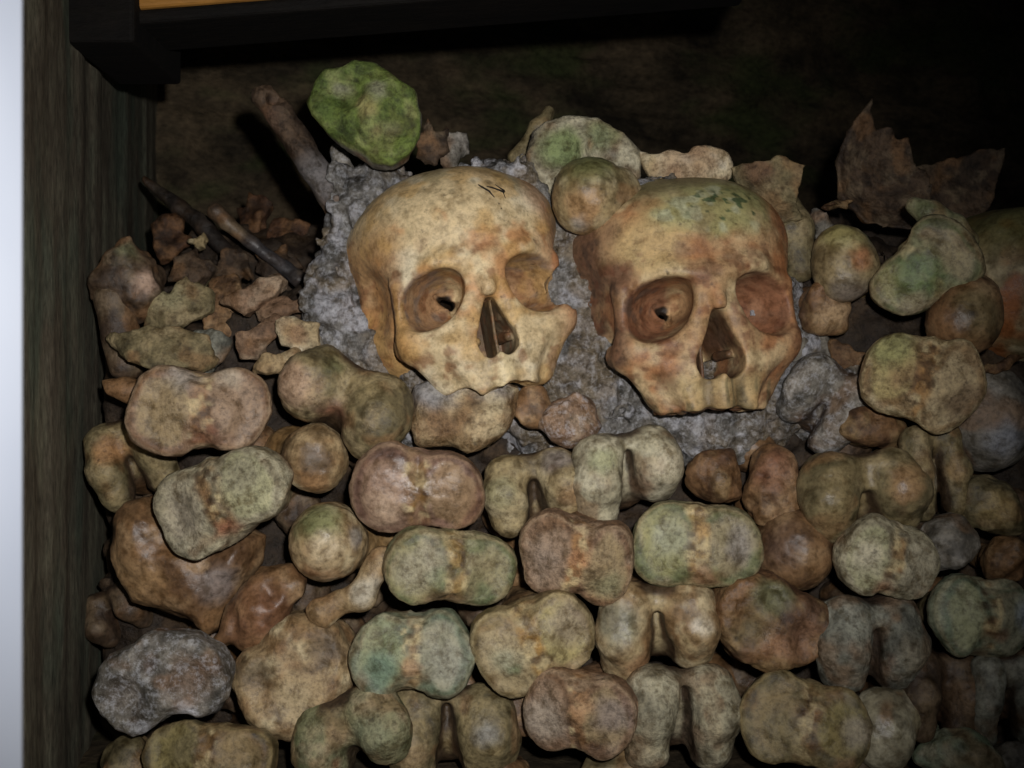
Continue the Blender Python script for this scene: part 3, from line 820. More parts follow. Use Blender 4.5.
ink(sk1, [[(478, 184.5, .5), (482, 187, 1.2), (489, 191, 1.1), (494.5, 197.5, .4)], [(486.5, 186.5, .6), (492, 187.5, 1.2), (499, 190, 1.1), (503.5, 192, 1.3)],
          [(495, 184.5, .4), (500, 188, .9), (504, 190.5, 1.3), (503, 193, .8)], [(503.5, 193, .5), (505.5, 198.5, .3)],
          [(498.4, 203.4, .8), (499.4, 203.8, .8)], [(500.6, 208.2, .7), (501.6, 208.6, .7)]], .00075, m)

# ------------------------------------------------------------------ bones of the stack, top edge first
O = []
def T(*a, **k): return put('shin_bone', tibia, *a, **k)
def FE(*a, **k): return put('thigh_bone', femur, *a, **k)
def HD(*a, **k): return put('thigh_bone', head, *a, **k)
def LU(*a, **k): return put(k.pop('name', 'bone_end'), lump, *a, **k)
def SH(*a, **k): return put('bone_fragment', shard, *a, cat='bone fragment', **k)
# above the skulls
HD(594, 188, 78, 80, .690, 0, 'round olive and orange ball joint resting between the two skulls', pal='yellow', neck=(10, -3), lobe=(15, 27, -1, 19), L=80, accent=[(lin(104, 112, 50), (-4, 10, 24), 26, .9), (lin(178, 130, 66), (-4, 6, -10), 15, .8), (lin(190, 186, 176), (-10, 10, -24), 10, .8), (lin(120, 104, 92), (16, 16, -4), 9, .7)])
put_stick('bone_shaft', [(263, 95, .742, 13), (278, 112, .742, 13), (300, 148, .745, 13.5), (330, 190, .75, 16), (345, 215, .752, 18)], 'grey brown broken shaft standing left of the mossy green bone', 'dark', accent=[(lin(104, 72, 50), (-20, 0, 20), 16, .8), (lin(80, 100, 50), (-34, 0, 38), 8, .9), (lin(128, 124, 124), (14, 0, -20), 26, .8)], cut=[((258, 84, .742), 7), ((274, 98, .735), 6)], mat=M_rough)
put_stick('bone_shaft', [(338, 150, .765, 9), (344, 175, .765, 11), (352, 215, .765, 12)], 'short grey crusted stump between the shaft and the left skull', 'grey', mat=M_frost)
put_stick('bone_shaft', [(549, 112, .79, 6), (538, 128, .785, 8), (518, 158, .78, 10)], 'thin olive shaft sloping behind the pale green shin bone', 'olive')
SH(432, 143, 46, 54, .775, 8, 'dull brown broken plate right of the mossy green bone', pal='dark', yaw=15)
SH(452, 150, 40, 44, .785, -12, 'small grey brown plate just above the top of the left skull', pal='grey')
put_stick('bone_fragment', [(786, 206, .745, 15), (794, 228, .742, 18), (800, 268, .742, 15)], 'tan stump under the cup-shaped fragment beside the right skull', 'olive', cat='bone fragment')
SH(840, 204, 34, 14, .77, 12, 'tiny orange tipped splinter left of the large dark shell', pal='rust')
SH(822, 222, 30, 44, .75, 20, 'small pale grey flake behind the yellow green ball joint', pal='grey')
# dark shells top right
def shell_frag(name, poly, Y, label, pal, R, seed, out=False, cat='skull fragment', th=2.8, mat=None, pitch=0, accent=None, rid=2):
    k = Y * 1000 / FPX; cx = sum(p[0] for p in poly) / len(poly); cy = sum(p[1] for p in poly) / len(poly)
    pl = [((x - cx) * k, (cy - y) * k) for x, y in poly]; A = np.array(pl)
    def f(P):
        Q = P + np.stack([vn(P, 7, seed), 0 * P[:, 0], vn(P, 7, seed + 1)], -1) * 2.0
        yy = -P[:, 1] if out else P[:, 1]
        s = np.abs(np.sqrt(P[:, 0] ** 2 + (yy + R * .86) ** 2 + P[:, 2] ** 2) - R + rid * vn(P, 14, seed + 2)) - th
        return smax(polyd(Q[:, 0], Q[:, 2], pl), s, 2) * .85
    o = build(name, f, (A[:, 0].min() - 8, -R, A[:, 1].min() - 8), (A[:, 0].max() + 8, R, A[:, 1].max() + 8), 1.6, mat or M_rough, lambda P, N, s: accents(blotch(P, pal, seed), P, N, seed, accent), seed, (.8, .5))
    pose(o, cx, cy, Y, 0, pitch); tag(o, label, cat)
shell_frag('skull_fragment', [(868, 101), (876, 128), (890, 125), (902, 138), (912, 135), (918, 165), (930, 170), (930, 225), (905, 232), (860, 225), (838, 195), (835, 165), (848, 130)], .80, 'tall dark pointed piece of broken skull, top right', 'dark', 75, 901)
shell_frag('skull_fragment', [(905, 165), (935, 163), (962, 155), (985, 147), (1008, 146), (1003, 180), (992, 210), (960, 225), (915, 220)], .83, 'dark jagged plate of skull right of the tall pointed piece', 'dark', 90, 911)
BF = 'bone fragment'
shell_frag('bone_fragment', [(636, 150), (655, 157), (668, 154), (684, 156), (690, 150), (706, 149), (722, 154), (731, 163), (728, 182), (700, 190), (672, 186), (645, 178)], .745, 'long jagged tan fragment behind the top of the right skull', 'cream', 80, 921, True, BF, 3, accent=[(lin(170, 120, 70), (0, -8, 0), 22, .6)])
shell_frag('bone_fragment', [(730, 166), (742, 160), (752, 163), (770, 160), (782, 156), (790, 159), (806, 165), (804, 182), (798, 196), (800, 220), (776, 224), (752, 200), (735, 188)], .732, 'jagged cup-shaped brown fragment with pale edge, above the right skull', 'olive', 55, 931, False, BF, 3, accent=[(lin(124, 80, 46), (-8, 4, 6), 15, .8)])
# upper left rubble
shell_frag('bone_fragment', [(144, 352), (146, 330), (150, 310), (160, 300), (167, 293), (173, 296), (185, 277), (190, 286), (197, 281), (212, 290), (214, 312), (198, 322), (177, 334), (160, 352)], .745, 'jagged olive fragment with a ridge, upper left rubble', 'olive', 45, 941, True, BF, 4, pitch=-12, accent=[(lin(160, 160, 110), (-4, -4, 6), 14, .6)], rid=5)
shell_frag('bone_fragment', [(206, 292), (214, 276), (236, 273), (247, 295), (252, 322), (240, 348), (220, 354), (208, 330)], .765, 'ribbed brown fragment right of the jagged olive one', 'brown', 50, 951, True, BF, 4, rid=6)
shell_frag('bone_fragment', [(216, 302), (226, 294), (240, 294), (262, 280), (280, 274), (287, 282), (276, 300), (262, 306), (248, 318), (234, 308)], .738, 'long tan brown fragment pointing up to the right', 'pink', 32, 961, True, BF, 5)
shell_frag('bone_fragment', [(234, 346), (240, 332), (256, 328), (276, 314), (290, 318), (284, 334), (268, 342), (262, 358), (240, 360)], .725, 'tan rounded fragment beneath the long tan one', 'pink', 32, 971, True, BF, 5)
shell_frag('bone_fragment', [(274, 322), (284, 316), (297, 319), (318, 324), (320, 346), (302, 354), (290, 346), (280, 344)], .712, 'pale cream crumpled fragment left of the left skull jaw', 'cream', 26, 981, True, BF, 4, rid=6, accent=[(lin(150, 100, 56), (2, -4, -2), 9, .7)])
shell_frag('bone_fragment', [(104, 338), (112, 332), (128, 336), (150, 330), (182, 330), (208, 338), (216, 356), (204, 372), (160, 376), (135, 366), (118, 352)], .712, 'flat olive brown plate above the pinkish shin bone', 'olive', 60, 991, True, BF, 4, pitch=-20)
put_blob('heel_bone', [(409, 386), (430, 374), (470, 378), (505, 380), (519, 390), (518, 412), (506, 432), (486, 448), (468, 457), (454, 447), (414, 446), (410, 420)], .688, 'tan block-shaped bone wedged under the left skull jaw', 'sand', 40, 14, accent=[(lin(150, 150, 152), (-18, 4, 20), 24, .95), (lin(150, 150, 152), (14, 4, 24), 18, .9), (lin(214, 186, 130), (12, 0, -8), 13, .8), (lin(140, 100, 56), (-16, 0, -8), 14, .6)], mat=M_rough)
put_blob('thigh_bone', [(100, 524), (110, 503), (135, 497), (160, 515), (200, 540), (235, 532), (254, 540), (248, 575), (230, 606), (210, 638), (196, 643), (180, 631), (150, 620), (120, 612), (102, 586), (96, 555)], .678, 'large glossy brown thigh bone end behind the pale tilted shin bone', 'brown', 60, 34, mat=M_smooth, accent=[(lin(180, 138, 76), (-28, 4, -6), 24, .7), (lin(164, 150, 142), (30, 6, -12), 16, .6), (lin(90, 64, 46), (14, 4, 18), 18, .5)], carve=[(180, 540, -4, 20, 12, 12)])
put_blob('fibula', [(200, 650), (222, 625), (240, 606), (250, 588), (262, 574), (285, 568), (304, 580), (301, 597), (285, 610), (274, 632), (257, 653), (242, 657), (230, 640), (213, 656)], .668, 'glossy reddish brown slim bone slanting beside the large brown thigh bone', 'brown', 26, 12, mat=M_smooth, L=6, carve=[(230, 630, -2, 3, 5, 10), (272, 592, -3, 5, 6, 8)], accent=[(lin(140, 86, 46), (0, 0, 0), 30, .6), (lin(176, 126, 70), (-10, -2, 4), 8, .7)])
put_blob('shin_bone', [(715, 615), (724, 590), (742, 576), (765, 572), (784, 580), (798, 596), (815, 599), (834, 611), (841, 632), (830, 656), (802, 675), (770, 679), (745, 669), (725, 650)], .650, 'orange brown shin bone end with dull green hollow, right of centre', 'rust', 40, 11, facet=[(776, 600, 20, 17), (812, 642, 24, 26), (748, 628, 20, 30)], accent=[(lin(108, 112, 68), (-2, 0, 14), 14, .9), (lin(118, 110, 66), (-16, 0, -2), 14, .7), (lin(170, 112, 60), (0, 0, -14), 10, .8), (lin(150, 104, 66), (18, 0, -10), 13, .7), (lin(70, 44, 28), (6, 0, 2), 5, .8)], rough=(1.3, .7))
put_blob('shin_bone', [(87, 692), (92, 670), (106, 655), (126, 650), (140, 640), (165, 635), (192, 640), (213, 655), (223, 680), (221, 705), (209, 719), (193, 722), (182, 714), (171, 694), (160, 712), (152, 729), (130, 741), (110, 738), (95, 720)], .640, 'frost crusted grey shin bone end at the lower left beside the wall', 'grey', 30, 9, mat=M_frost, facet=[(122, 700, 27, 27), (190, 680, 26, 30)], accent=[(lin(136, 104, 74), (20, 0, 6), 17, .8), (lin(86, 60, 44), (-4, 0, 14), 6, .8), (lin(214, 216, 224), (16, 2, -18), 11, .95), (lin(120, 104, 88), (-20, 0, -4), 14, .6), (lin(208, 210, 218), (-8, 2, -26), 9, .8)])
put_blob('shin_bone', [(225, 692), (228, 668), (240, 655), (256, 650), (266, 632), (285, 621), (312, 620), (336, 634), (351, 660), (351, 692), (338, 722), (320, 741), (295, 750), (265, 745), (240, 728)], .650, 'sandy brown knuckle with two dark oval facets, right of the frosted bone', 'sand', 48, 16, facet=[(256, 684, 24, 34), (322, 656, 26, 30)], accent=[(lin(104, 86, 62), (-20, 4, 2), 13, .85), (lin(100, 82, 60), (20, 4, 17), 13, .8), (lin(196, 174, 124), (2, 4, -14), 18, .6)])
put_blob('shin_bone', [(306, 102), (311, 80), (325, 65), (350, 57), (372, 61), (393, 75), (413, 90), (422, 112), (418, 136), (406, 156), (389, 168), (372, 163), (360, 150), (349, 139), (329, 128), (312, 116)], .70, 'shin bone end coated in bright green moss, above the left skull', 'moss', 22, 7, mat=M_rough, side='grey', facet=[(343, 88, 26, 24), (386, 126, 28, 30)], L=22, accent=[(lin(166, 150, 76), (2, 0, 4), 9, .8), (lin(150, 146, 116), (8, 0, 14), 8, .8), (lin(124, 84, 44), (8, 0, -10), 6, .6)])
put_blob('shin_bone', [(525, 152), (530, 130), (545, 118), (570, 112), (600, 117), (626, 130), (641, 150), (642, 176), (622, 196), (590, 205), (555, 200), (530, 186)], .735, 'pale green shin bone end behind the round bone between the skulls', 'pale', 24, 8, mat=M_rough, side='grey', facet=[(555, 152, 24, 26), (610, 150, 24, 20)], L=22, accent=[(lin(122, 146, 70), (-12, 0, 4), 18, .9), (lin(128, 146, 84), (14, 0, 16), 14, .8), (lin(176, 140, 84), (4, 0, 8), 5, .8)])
# right of the right skull
HD(851, 254, 68, 82, .70, 0, 'yellow green ball joint with a grey underside, right of the right skull', pal='yellow', neck=(10, 0), L=70, accent=[(lin(200, 122, 50), (6, 6, -2), 11, .8), (lin(176, 166, 76), (-2, 8, 18), 17, .8), (lin(136, 124, 110), (-2, 10, -22), 16, .9), (lin(60, 96, 40), (16, 12, 16), 6, .9)])
T(925, 271, 106, 84, .678, 38, 'green tinged shin bone end leaning right of the yellow green ball joint', pal='green', pitch=0, accent=[(lin(96, 124, 60), (-2, 0, 2), 20, .9), (lin(176, 150, 120), (-18, 0, -12), 10, .5)], big=-1)
HD(973, 318, 74, 76, .664, 0, 'brown ball joint with a dark nick, beneath the leaning green shin bone', pal='brown', neck=(4, 10), lobe=(4, 22, 8, 20), L=80, accent=[(lin(120, 112, 64), (6, 4, 4), 20, .6), (lin(40, 30, 22), (0, 0, 3), 3, .9)])
put_stick('bone_end', [(914, 205, .715, 9), (928, 212, .712, 12), (955, 226, .712, 12), (968, 240, .715, 12)], 'small mossy green knob above the leaning green shin bone', 'green')
LU(835, 312, 54, 58, .715, 0, 'small tan orange bone end beside the cheek of the right skull', pal='rust', accent=[(lin(200, 160, 104), (2, 0, -4), 15, .9)])
def vault_sdf(P):
    Q = P + np.stack([vn(P, 30, 1), vn(P, 30, 8), vn(P, 30, 2)], -1) * 2
    d = smin(ell(Q, (0, 70, 0), (66, 72, 58)), ell(Q, (0, 34, 6), (50, 36, 46)), 16)
    return np.maximum(d, -(d + 7))
def c_vault(P, N, s):
    C = blotch(P, 'yellow', 930)
    C = mixc(C, lin(150, 84, 40), sstep(-.1, .35, fbm(P, 20, 931, 3)) * .8)
    return mixc(C, lin(104, 106, 60), sstep(5, 40, P[:, 2] + 8 * vn(P, 20, 933)) * .7)
vo = build('skull_vault', vault_sdf, (-80, -10, -70), (80, 150, 70), 2.0, M_skull, c_vault, 930, (.4, .2))
pose(vo, 1056, 282, .725); tag(vo, 'large rounded orange brown skull vault cut off by the right edge', 'skull')
SH(812, 352, 78, 42, .735, -18, 'flat grey brown fragment right of the right skull jaw', pal='grey')
SH(848, 362, 52, 36, .728, -30, 'brown pointed fragment beside the flat grey one', pal='brown')
# ---- row at the height of the skulls' jaws
T(922, 382, 116, 98, .662, -16, 'sandy shin bone end with green blush, below the leaning green one', pal='sand', mat=M_rough, accent=[(lin(140, 150, 70), (-24, 0, 14), 16, .7), (lin(150, 104, 60), (-12, 0, 0), 11, .7), (lin(110, 80, 48), (26, 0, -6), 14, .8)], big=-1)
LU(880, 424, 84, 44, .695, 0, 'reddish brown bone end squeezed under the sandy shin bone', pal='rust')
FE(822, 410, 88, 94, .704, -28, 'grey dusty thigh bone end right of the right skull jaw', pal='grey', mat=M_frost, accent=[(lin(140, 100, 64), (-6, 0, -18), 14, .8)], notch=.4, left=.7)
HD(1000, 424, 92, 110, .688, 0, 'dark grey rounded thigh bone end at the right edge', pal='grey', neck=(10, 6), L=80, accent=[(lin(150, 156, 170), (6, 2, -10), 16, .7)], mat=M_bone)
SH(1000, 366, 60, 20, .70, 5, 'thin orange brown sliver at the right edge under the skull vault', pal='rust')
LU(530, 405, 40, 46, .698, 0, 'little knobbly brown bone right of the tan block', name='wrist_bone', pal='brown')
LU(576, 418, 66, 56, .693, 0, 'pinkish grey lump below the gap between the two skulls', pal='pink', mat=M_frost)
FE(336, 398, 142, 96, .664, -24, 'thigh bone end with green top and red brown notch, left of the tan block', pal='olive', notch=.5, left=.72, accent=[(lin(196, 154, 118), (-30, 2, -4), 17, .8), (lin(122, 70, 46), (0, 6, -12), 13, .9), (lin(110, 122, 60), (-6, 2, 26), 15, .7)], fat=1.05)
T(200, 408, 138, 92, .664, 5, 'pinkish tan shin bone end with rusty centre, topmost at the left', pal='pink', accent=[(lin(120, 70, 40), (4, -1, -16), 11, .9), (lin(176, 168, 156), (-8, 0, 18), 12, .7), (lin(186, 176, 150), (18, 0, 18), 10, .5)], notch=-1)
FE(128, 460, 84, 92, .70, 20, 'ochre stained bone end against the wall under the pinkish one', pal='olive', notch=.3, accent=[(lin(180, 120, 44), (-10, 2, 10), 13, .8)])
put_stick('bone_splinter', [(103, 382, .70, 3), (112, 388, .70, 8), (126, 390, .70, 11), (150, 392, .70, 10)], 'thin dark brown splinter between wall and pinkish shin bone', 'brown')
# ---- second row
T(216, 498, 142, 94, .652, 24, 'pale greenish grey shin bone end tilted up to the right, left side', pal='pale', mat=M_rough, accent=[(lin(160, 92, 50), (0, -1, -20), 10, .9), (lin(176, 110, 60), (-2, -1, 2), 6, .9), (lin(120, 108, 92), (20, 0, 6), 14, .5), (lin(126, 110, 100), (-24, 0, -2), 15, .5)])
HD(314, 463, 70, 74, .668, 0, 'sandy ball joint with dark smudge, right of the pale tilted shin bone', pal='sand', neck=(-14, -2), L=80, accent=[(lin(90, 74, 56), (2, 0, 0), 11, .8), (lin(176, 124, 60), (0, 6, -17), 13, .7), (lin(120, 90, 54), (-20, 14, 0), 14, .8)])
T(417, 493, 130, 92, .658, 0, 'purple brown shin bone end with two swollen oval facets, under the tan block', pal='purple', convex=True, mat=M_smooth, accent=[(lin(200, 168, 130), (-18, 0, -6), 15, .7), (lin(150, 120, 70), (0, 0, 8), 9, .8), (lin(112, 74, 50), (0, 4, -20), 12, .8)])
FE(534, 486, 104, 84, .680, 6, 'thigh bone end with one narrow greenish condyle, right of the purple one', pal='yellow', notch=.7, left=1.15, right=.85, accent=[(lin(140, 140, 90), (-22, 0, 0), 13, .6), (lin(130, 120, 120), (18, 2, 18), 14, .8), (lin(150, 100, 50), (24, 2, -8), 12, .6)])
FE(637, 480, 118, 104, .676, 6, 'pale green thigh bone end with wide notch, directly below the grey crust', pal='pale', notch=.85, right=.62, accent=[(lin(150, 156, 96), (-20, 0, 14), 12, .7), (lin(206, 190, 150), (24, 0, 8), 14, .7), (lin(138, 104, 70), (4, 8, -4), 14, .8)])
LU(722, 480, 62, 56, .690, 0, 'reddish brown lump above the green and grey shin bone', pal='rust')
LU(777, 492, 68, 100, .684, 0, 'tall rust brown bone end left of the olive thigh bone', pal='brown', accent=[(lin(140, 84, 50), (0, 0, 14), 20, .7)])
FE(874, 497, 130, 98, .664, 4, 'olive and ochre thigh bone end with two long condyles, right side', pal='olive', notch=.62, right=.86, accent=[(lin(190, 140, 76), (20, 0, 8), 13, .8), (lin(92, 60, 40), (14, -1, -12), 8, .8)], mat=M_smooth)
FE(946, 472, 66, 98, .676, 6, 'narrow bone end with a pale vertical stripe beside the olive thigh bone', pal='olive', accent=[(lin(196, 190, 168), (-2, 0, -6), 8, .9), (lin(180, 140, 70), (8, 0, 0), 9, .8)], notch=.15)
LU(998, 502, 66, 66, .672, 0, 'yellow olive bone end near the right edge above the grey lump', pal='olive', accent=[(lin(180, 150, 70), (2, 0, -4), 14, .7)])
# ---- third row
HD(320, 545, 82, 82, .656, 0, 'ball joint with mossy green top, left of the green oval shin bone', pal='sand', neck=(20, -6), L=80, accent=[(lin(124, 134, 72), (-6, 4, 18), 20, .9), (lin(214, 190, 140), (4, 2, -4), 14, .7), (lin(176, 120, 60), (0, 8, -20), 13, .6), (lin(130, 128, 130), (20, 12, 4), 8, .7)])
T(453, 572, 134, 82, .654, -4, 'green mottled oval shin bone end below the purple brown one', pal='green', accent=[(lin(176, 168, 140), (-20, 0, 4), 17, .7), (lin(96, 124, 66), (-8, 0, -2), 10, .7), (lin(86, 118, 66), (20, 0, -14), 10, .6), (lin(120, 82, 50), (-4, 0, -20), 13, .7)])
T(577, 563, 118, 94, .650, -10, 'sandy shin bone end with orange pitted centre, middle of the stack', pal='pink', mat=M_rough, accent=[(lin(206, 138, 66), (0, -1, 4), 9, .9), (lin(132, 144, 96), (22, 0, -8), 12, .5), (lin(168, 148, 128), (-18, 0, 0), 16, .6)])
T(698, 546, 130, 92, .656, 0, 'green and grey shin bone end with a round yellow spot', pal='green', accent=[(lin(196, 150, 66), (2, -1, 10), 7, .95), (lin(140, 92, 50), (4, -1, -16), 10, .8), (lin(176, 180, 150), (-16, 0, 6), 14, .6), (lin(146, 138, 136), (24, 0, 0), 12, .7)])
HD(805, 559, 82, 86, .668, 0, 'dark brown ball joint left of the pale cream shin bone', pal='brown', neck=(-8, 14), L=80, accent=[(lin(96, 72, 60), (-12, 6, 6), 18, .7), (lin(160, 116, 60), (12, 4, -4), 14, .6)])
T(893, 565, 98, 80, .652, -14, 'pale cream shin bone end with frayed edge, right side', pal='pale', mat=M_rough, accent=[(lin(208, 196, 160), (-15, 0, 2), 14, .9), (lin(150, 100, 50), (-2, 0, -14), 8, .8)])
LU(962, 551, 62, 62, .658, 0, 'dull grey bone end between cream shin bone and right edge', pal='grey')
LU(1012, 562, 44, 50, .665, 0, 'small brown knob at the right edge beside the dull grey end', pal='brown')
put_stick('foot_bone', [(322, 612, .662, 16), (340, 602, .664, 12), (362, 596, .664, 15), (376, 570, .668, 12), (382, 560, .668, 13)], 'small knobbly pale foot bone below the mossy ball joint', 'sand', accent=[(lin(190, 186, 166), (6, -8, 0), 12, .7)])
# ---- fourth row
T(412, 655, 120, 88, .646, 0, 'teal green oval shin bone end below the green mottled one', pal='teal', accent=[(lin(96, 134, 112), (-18, 0, -8), 13, .8), (lin(170, 170, 150), (20, 0, -6), 14, .5), (lin(180, 140, 90), (0, -1, -8), 7, .9)])
T(534, 644, 126, 98, .648, 22, 'yellowish shin bone end tilted up to the right beside the teal one', pal='yellow', accent=[(lin(180, 186, 150), (-16, 0, -2), 13, .7), (lin(104, 136, 80), (-14, -1, -8), 6, .8), (lin(170, 150, 124), (22, 0, 4), 15, .7)])
FE(660, 645, 126, 112, .650, 2, 'thigh bone end with open notch and grey green left condyle, centre right', pal='sand', notch=.8, right=.72, mat=M_smooth, accent=[(lin(132, 134, 108), (-24, 0, 14), 18, .8), (lin(180, 120, 64), (-14, 4, -14), 11, .6), (lin(226, 214, 190), (26, 0, 10), 8, .6)])
FE(885, 649, 114, 100, .648, 0, 'greenish grey thigh bone end with narrow dark notch, lower right', pal='bluegrey', notch=.72, accent=[(lin(150, 136, 104), (20, 0, -6), 15, .7), (lin(124, 84, 50), (2, 4, -10), 8, .8)], mat=M_rough, fat=1.05)
T(988, 618, 98, 86, .650, -8, 'bluish green shin bone end at the right edge', pal='teal', accent=[(lin(150, 166, 180), (26, 0, 4), 12, .8), (lin(140, 96, 60), (8, 0, -8), 7, .7)])
LU(1003, 664, 62, 34, .675, 0, 'dark brown bone end below the bluish green shin bone', pal='dark')
# ---- bottom rows
T(206, 756, 136, 70, .634, -4, 'olive shin bone end cut by the bottom edge, beneath the frosted one', pal='olive', accent=[(lin(120, 108, 76), (-12, 0, 4), 12, .5)])
LU(120, 764, 58, 52, .655, 0, 'small brown green stub in the bottom left corner by the wall', pal='olive')
FE(345, 750, 124, 90, .636, 22, 'mottled green thigh bone end at the bottom, left of centre', pal='green', notch=.35, mat=M_rough, accent=[(lin(140, 150, 110), (16, 0, 2), 16, .7), (lin(180, 120, 66), (-8, 0, -8), 7, .8)])
FE(450, 742, 138, 104, .654, 0, 'grey brown thigh bone end with deep central hollow, bottom centre', pal='olive', notch=.9, accent=[(lin(150, 150, 144), (22, 0, 4), 10, .8), (lin(176, 140, 90), (-22, 0, -6), 10, .5)])
LU(520, 706, 44, 60, .672, 0, 'brown stub behind the pale sandy shin bone at the bottom', pal='brown')
T(577, 716, 112, 90, .638, 0, 'pale pinkish grey shin bone end with orange centre, bottom centre', pal='pink', mat=M_rough, accent=[(lin(198, 148, 90), (2, -1, 6), 9, .9), (lin(176, 160, 138), (-18, 0, -4), 17, .8), (lin(150, 134, 128), (22, 0, 2), 13, .7)])
FE(692, 722, 124, 110, .642, 0, 'greenish grey thigh bone end with wide arch, bottom right of centre', pal='pale', notch=.85, mat=M_rough, accent=[(lin(130, 126, 100), (-22, 0, 4), 20, .7), (lin(150, 118, 80), (4, 6, -8), 10, .7)])
T(808, 724, 124, 96, .640, -14, 'dull olive shin bone end with pale right facet, lower right', pal='olive', accent=[(lin(170, 156, 130), (28, 0, 2), 11, .8), (lin(128, 116, 70), (-14, 0, -8), 16, .6)])
HD(899, 732, 68, 84, .640, 0, 'pale greenish ball joint under the narrow-notched thigh bone', pal='pale', neck=(12, 2), lobe=(12, 20, 8, 16), L=80, accent=[(lin(140, 120, 60), (16, 6, 6), 9, .6)])
FE(952, 697, 84, 94, .655, -6, 'dark brown curved bone end right of the pale greenish ball joint', pal='dark', notch=.3, accent=[(lin(140, 108, 70), (10, 0, -2), 16, .6)])
FE(1016, 706, 74, 96, .648, 0, 'bluish grey bone end cut by the right edge near the bottom', pal='bluegrey', notch=.5)
LU(966, 765, 104, 56, .640, 0, 'dark green grey bone end at the bottom edge, lower right', pal='teal')
LU(1030, 770, 60, 50, .640, 0, 'grey stub in the bottom right corner', pal='grey')
LU(860, 772, 60, 40, .655, 0, 'low brown stub at the bottom edge under the olive shin bone', pal='dark')
LU(618, 782, 90, 44, .650, 0, 'dark olive bone end along the bottom edge, centre', pal='olive')
LU(505, 780, 60, 40, .660, 0, 'small brown bone end at the bottom edge, centre left', pal='brown')
# ---- rubble at the left
LU(119, 288, 74, 96, .72, 0, 'upright brown bone end with a pink worn side, touching the wall', pal='dark', mat=M_bone, accent=[(lin(186, 150, 122), (18, 0, 4), 12, .9), (lin(140, 146, 96), (6, 4, 26), 14, .7), (lin(70, 54, 40), (4, 0, 16), 9, .8)], flat=.7)
put_stick('bone_shaft', [(113, 300, .735, 20), (122, 340, .735, 18), (126, 365, .735, 17)], 'brown shaft below the upright bone end by the wall', 'dark')
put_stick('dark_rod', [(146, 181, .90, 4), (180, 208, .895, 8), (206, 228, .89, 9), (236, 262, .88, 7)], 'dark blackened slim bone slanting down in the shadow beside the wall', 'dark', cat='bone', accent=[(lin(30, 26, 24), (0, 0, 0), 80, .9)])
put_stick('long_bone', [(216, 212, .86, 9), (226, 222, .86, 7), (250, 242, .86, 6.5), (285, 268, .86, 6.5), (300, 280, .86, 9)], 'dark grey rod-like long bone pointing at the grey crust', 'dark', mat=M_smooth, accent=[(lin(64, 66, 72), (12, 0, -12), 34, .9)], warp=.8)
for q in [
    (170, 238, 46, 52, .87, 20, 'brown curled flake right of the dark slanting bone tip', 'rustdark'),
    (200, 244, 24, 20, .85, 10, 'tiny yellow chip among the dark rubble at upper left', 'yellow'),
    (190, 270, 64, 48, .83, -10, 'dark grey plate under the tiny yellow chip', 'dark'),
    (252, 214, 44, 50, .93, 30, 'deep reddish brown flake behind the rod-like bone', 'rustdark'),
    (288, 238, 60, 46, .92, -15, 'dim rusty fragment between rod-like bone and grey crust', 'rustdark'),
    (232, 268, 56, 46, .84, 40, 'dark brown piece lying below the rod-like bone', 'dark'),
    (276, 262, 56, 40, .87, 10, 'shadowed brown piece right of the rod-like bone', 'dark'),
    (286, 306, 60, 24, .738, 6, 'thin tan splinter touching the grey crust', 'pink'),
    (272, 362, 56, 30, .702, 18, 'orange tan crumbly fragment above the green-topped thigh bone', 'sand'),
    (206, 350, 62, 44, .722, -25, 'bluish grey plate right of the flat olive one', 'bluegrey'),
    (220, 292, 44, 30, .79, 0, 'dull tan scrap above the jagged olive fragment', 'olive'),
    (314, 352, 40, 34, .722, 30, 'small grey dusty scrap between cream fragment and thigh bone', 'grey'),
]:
    SH(*q[:7], pal=q[7], pitch=-18, t=6, jag=1.1)
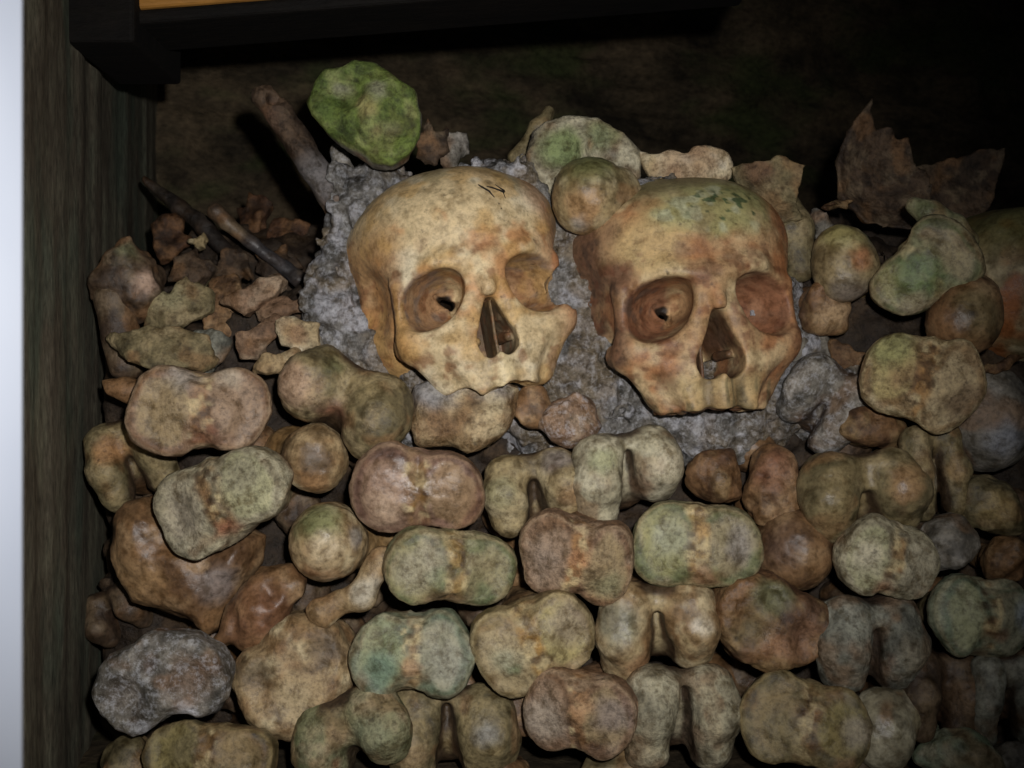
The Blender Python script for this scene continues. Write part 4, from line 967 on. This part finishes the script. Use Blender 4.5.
# ---- ends deep in the gaps: copies of four worn ends, shade put into their palettes
G = 'brown bone ends deep in the gaps of the stack'
GL = 'dull brown bone end set back in a dark gap between nearer bones'
protos = []
for k, (pal, kind) in enumerate((('dark', lump), ('dark', lump), ('brown', head), ('dark', femur))):
    protos.append(put('bone_end', kind, 512, 384, 58, 54, .72, 0, GL, pal=pal, L=60, group=G))
gaps = [(292, 512), (375, 455), (258, 590), (365, 520), (345, 648), (482, 615), (505, 520), (592, 520), (640, 590), (730, 590), (712, 690), (632, 690), (760, 680), (860, 610), (940, 600), (930, 520), (850, 450), (760, 545),
        (470, 700), (240, 720), (395, 700), (965, 650), (250, 445), (150, 520), (665, 610), (840, 690), (760, 450), (985, 470), (930, 680), (300, 610), (210, 650), (110, 620), (1010, 520), (560, 620), (520, 570), (385, 610)]
gr = random.Random(4)
for k, (x, y) in enumerate(gaps):
    o = protos[k] if k < 4 else protos[k % 4].copy()
    if k >= 4: COL.objects.link(o)
    pose(o, x, y, .722 + gr.uniform(0, .025), gr.uniform(-90, 90), gr.uniform(-12, 12), gr.uniform(-12, 12), gr.uniform(.9, 1.15))

# ------------------------------------------------------------------ light and camera
l = bpy.data.lights.new('camera_flash', 'SPOT'); l.energy = 16.5; l.shadow_soft_size = .009; l.spot_size = math.radians(74); l.spot_blend = 1.0; l.color = (1, .97, .95)
lo = bpy.data.objects.new('camera_flash', l); COL.objects.link(lo); lo.location = (.035, -.01, .045)
lo.rotation_euler = (at(410, 358, .7) - lo.location).to_track_quat('-Z', 'Y').to_euler()
w = bpy.data.worlds.new('dark_vault'); bpy.context.scene.world = w; w.use_nodes = True
w.node_tree.nodes['Background'].inputs[0].default_value = (.8, .9, 1, 1); w.node_tree.nodes['Background'].inputs[1].default_value = .012
c = bpy.data.cameras.new('camera'); co = bpy.data.objects.new('camera', c); COL.objects.link(co)
co.rotation_euler = (math.radians(90), 0, 0); c.sensor_width = 36; c.lens = 36 * FPX / 1024; c.clip_start = .02
c.dof.use_dof = True; c.dof.focus_distance = .67; c.dof.aperture_fstop = 14
sc = bpy.context.scene; sc.camera = co
sc.view_settings.view_transform = 'Standard'; sc.view_settings.look = 'None'; sc.view_settings.gamma = 1; sc.view_settings.exposure = 0
sc.view_settings.use_curve_mapping = False
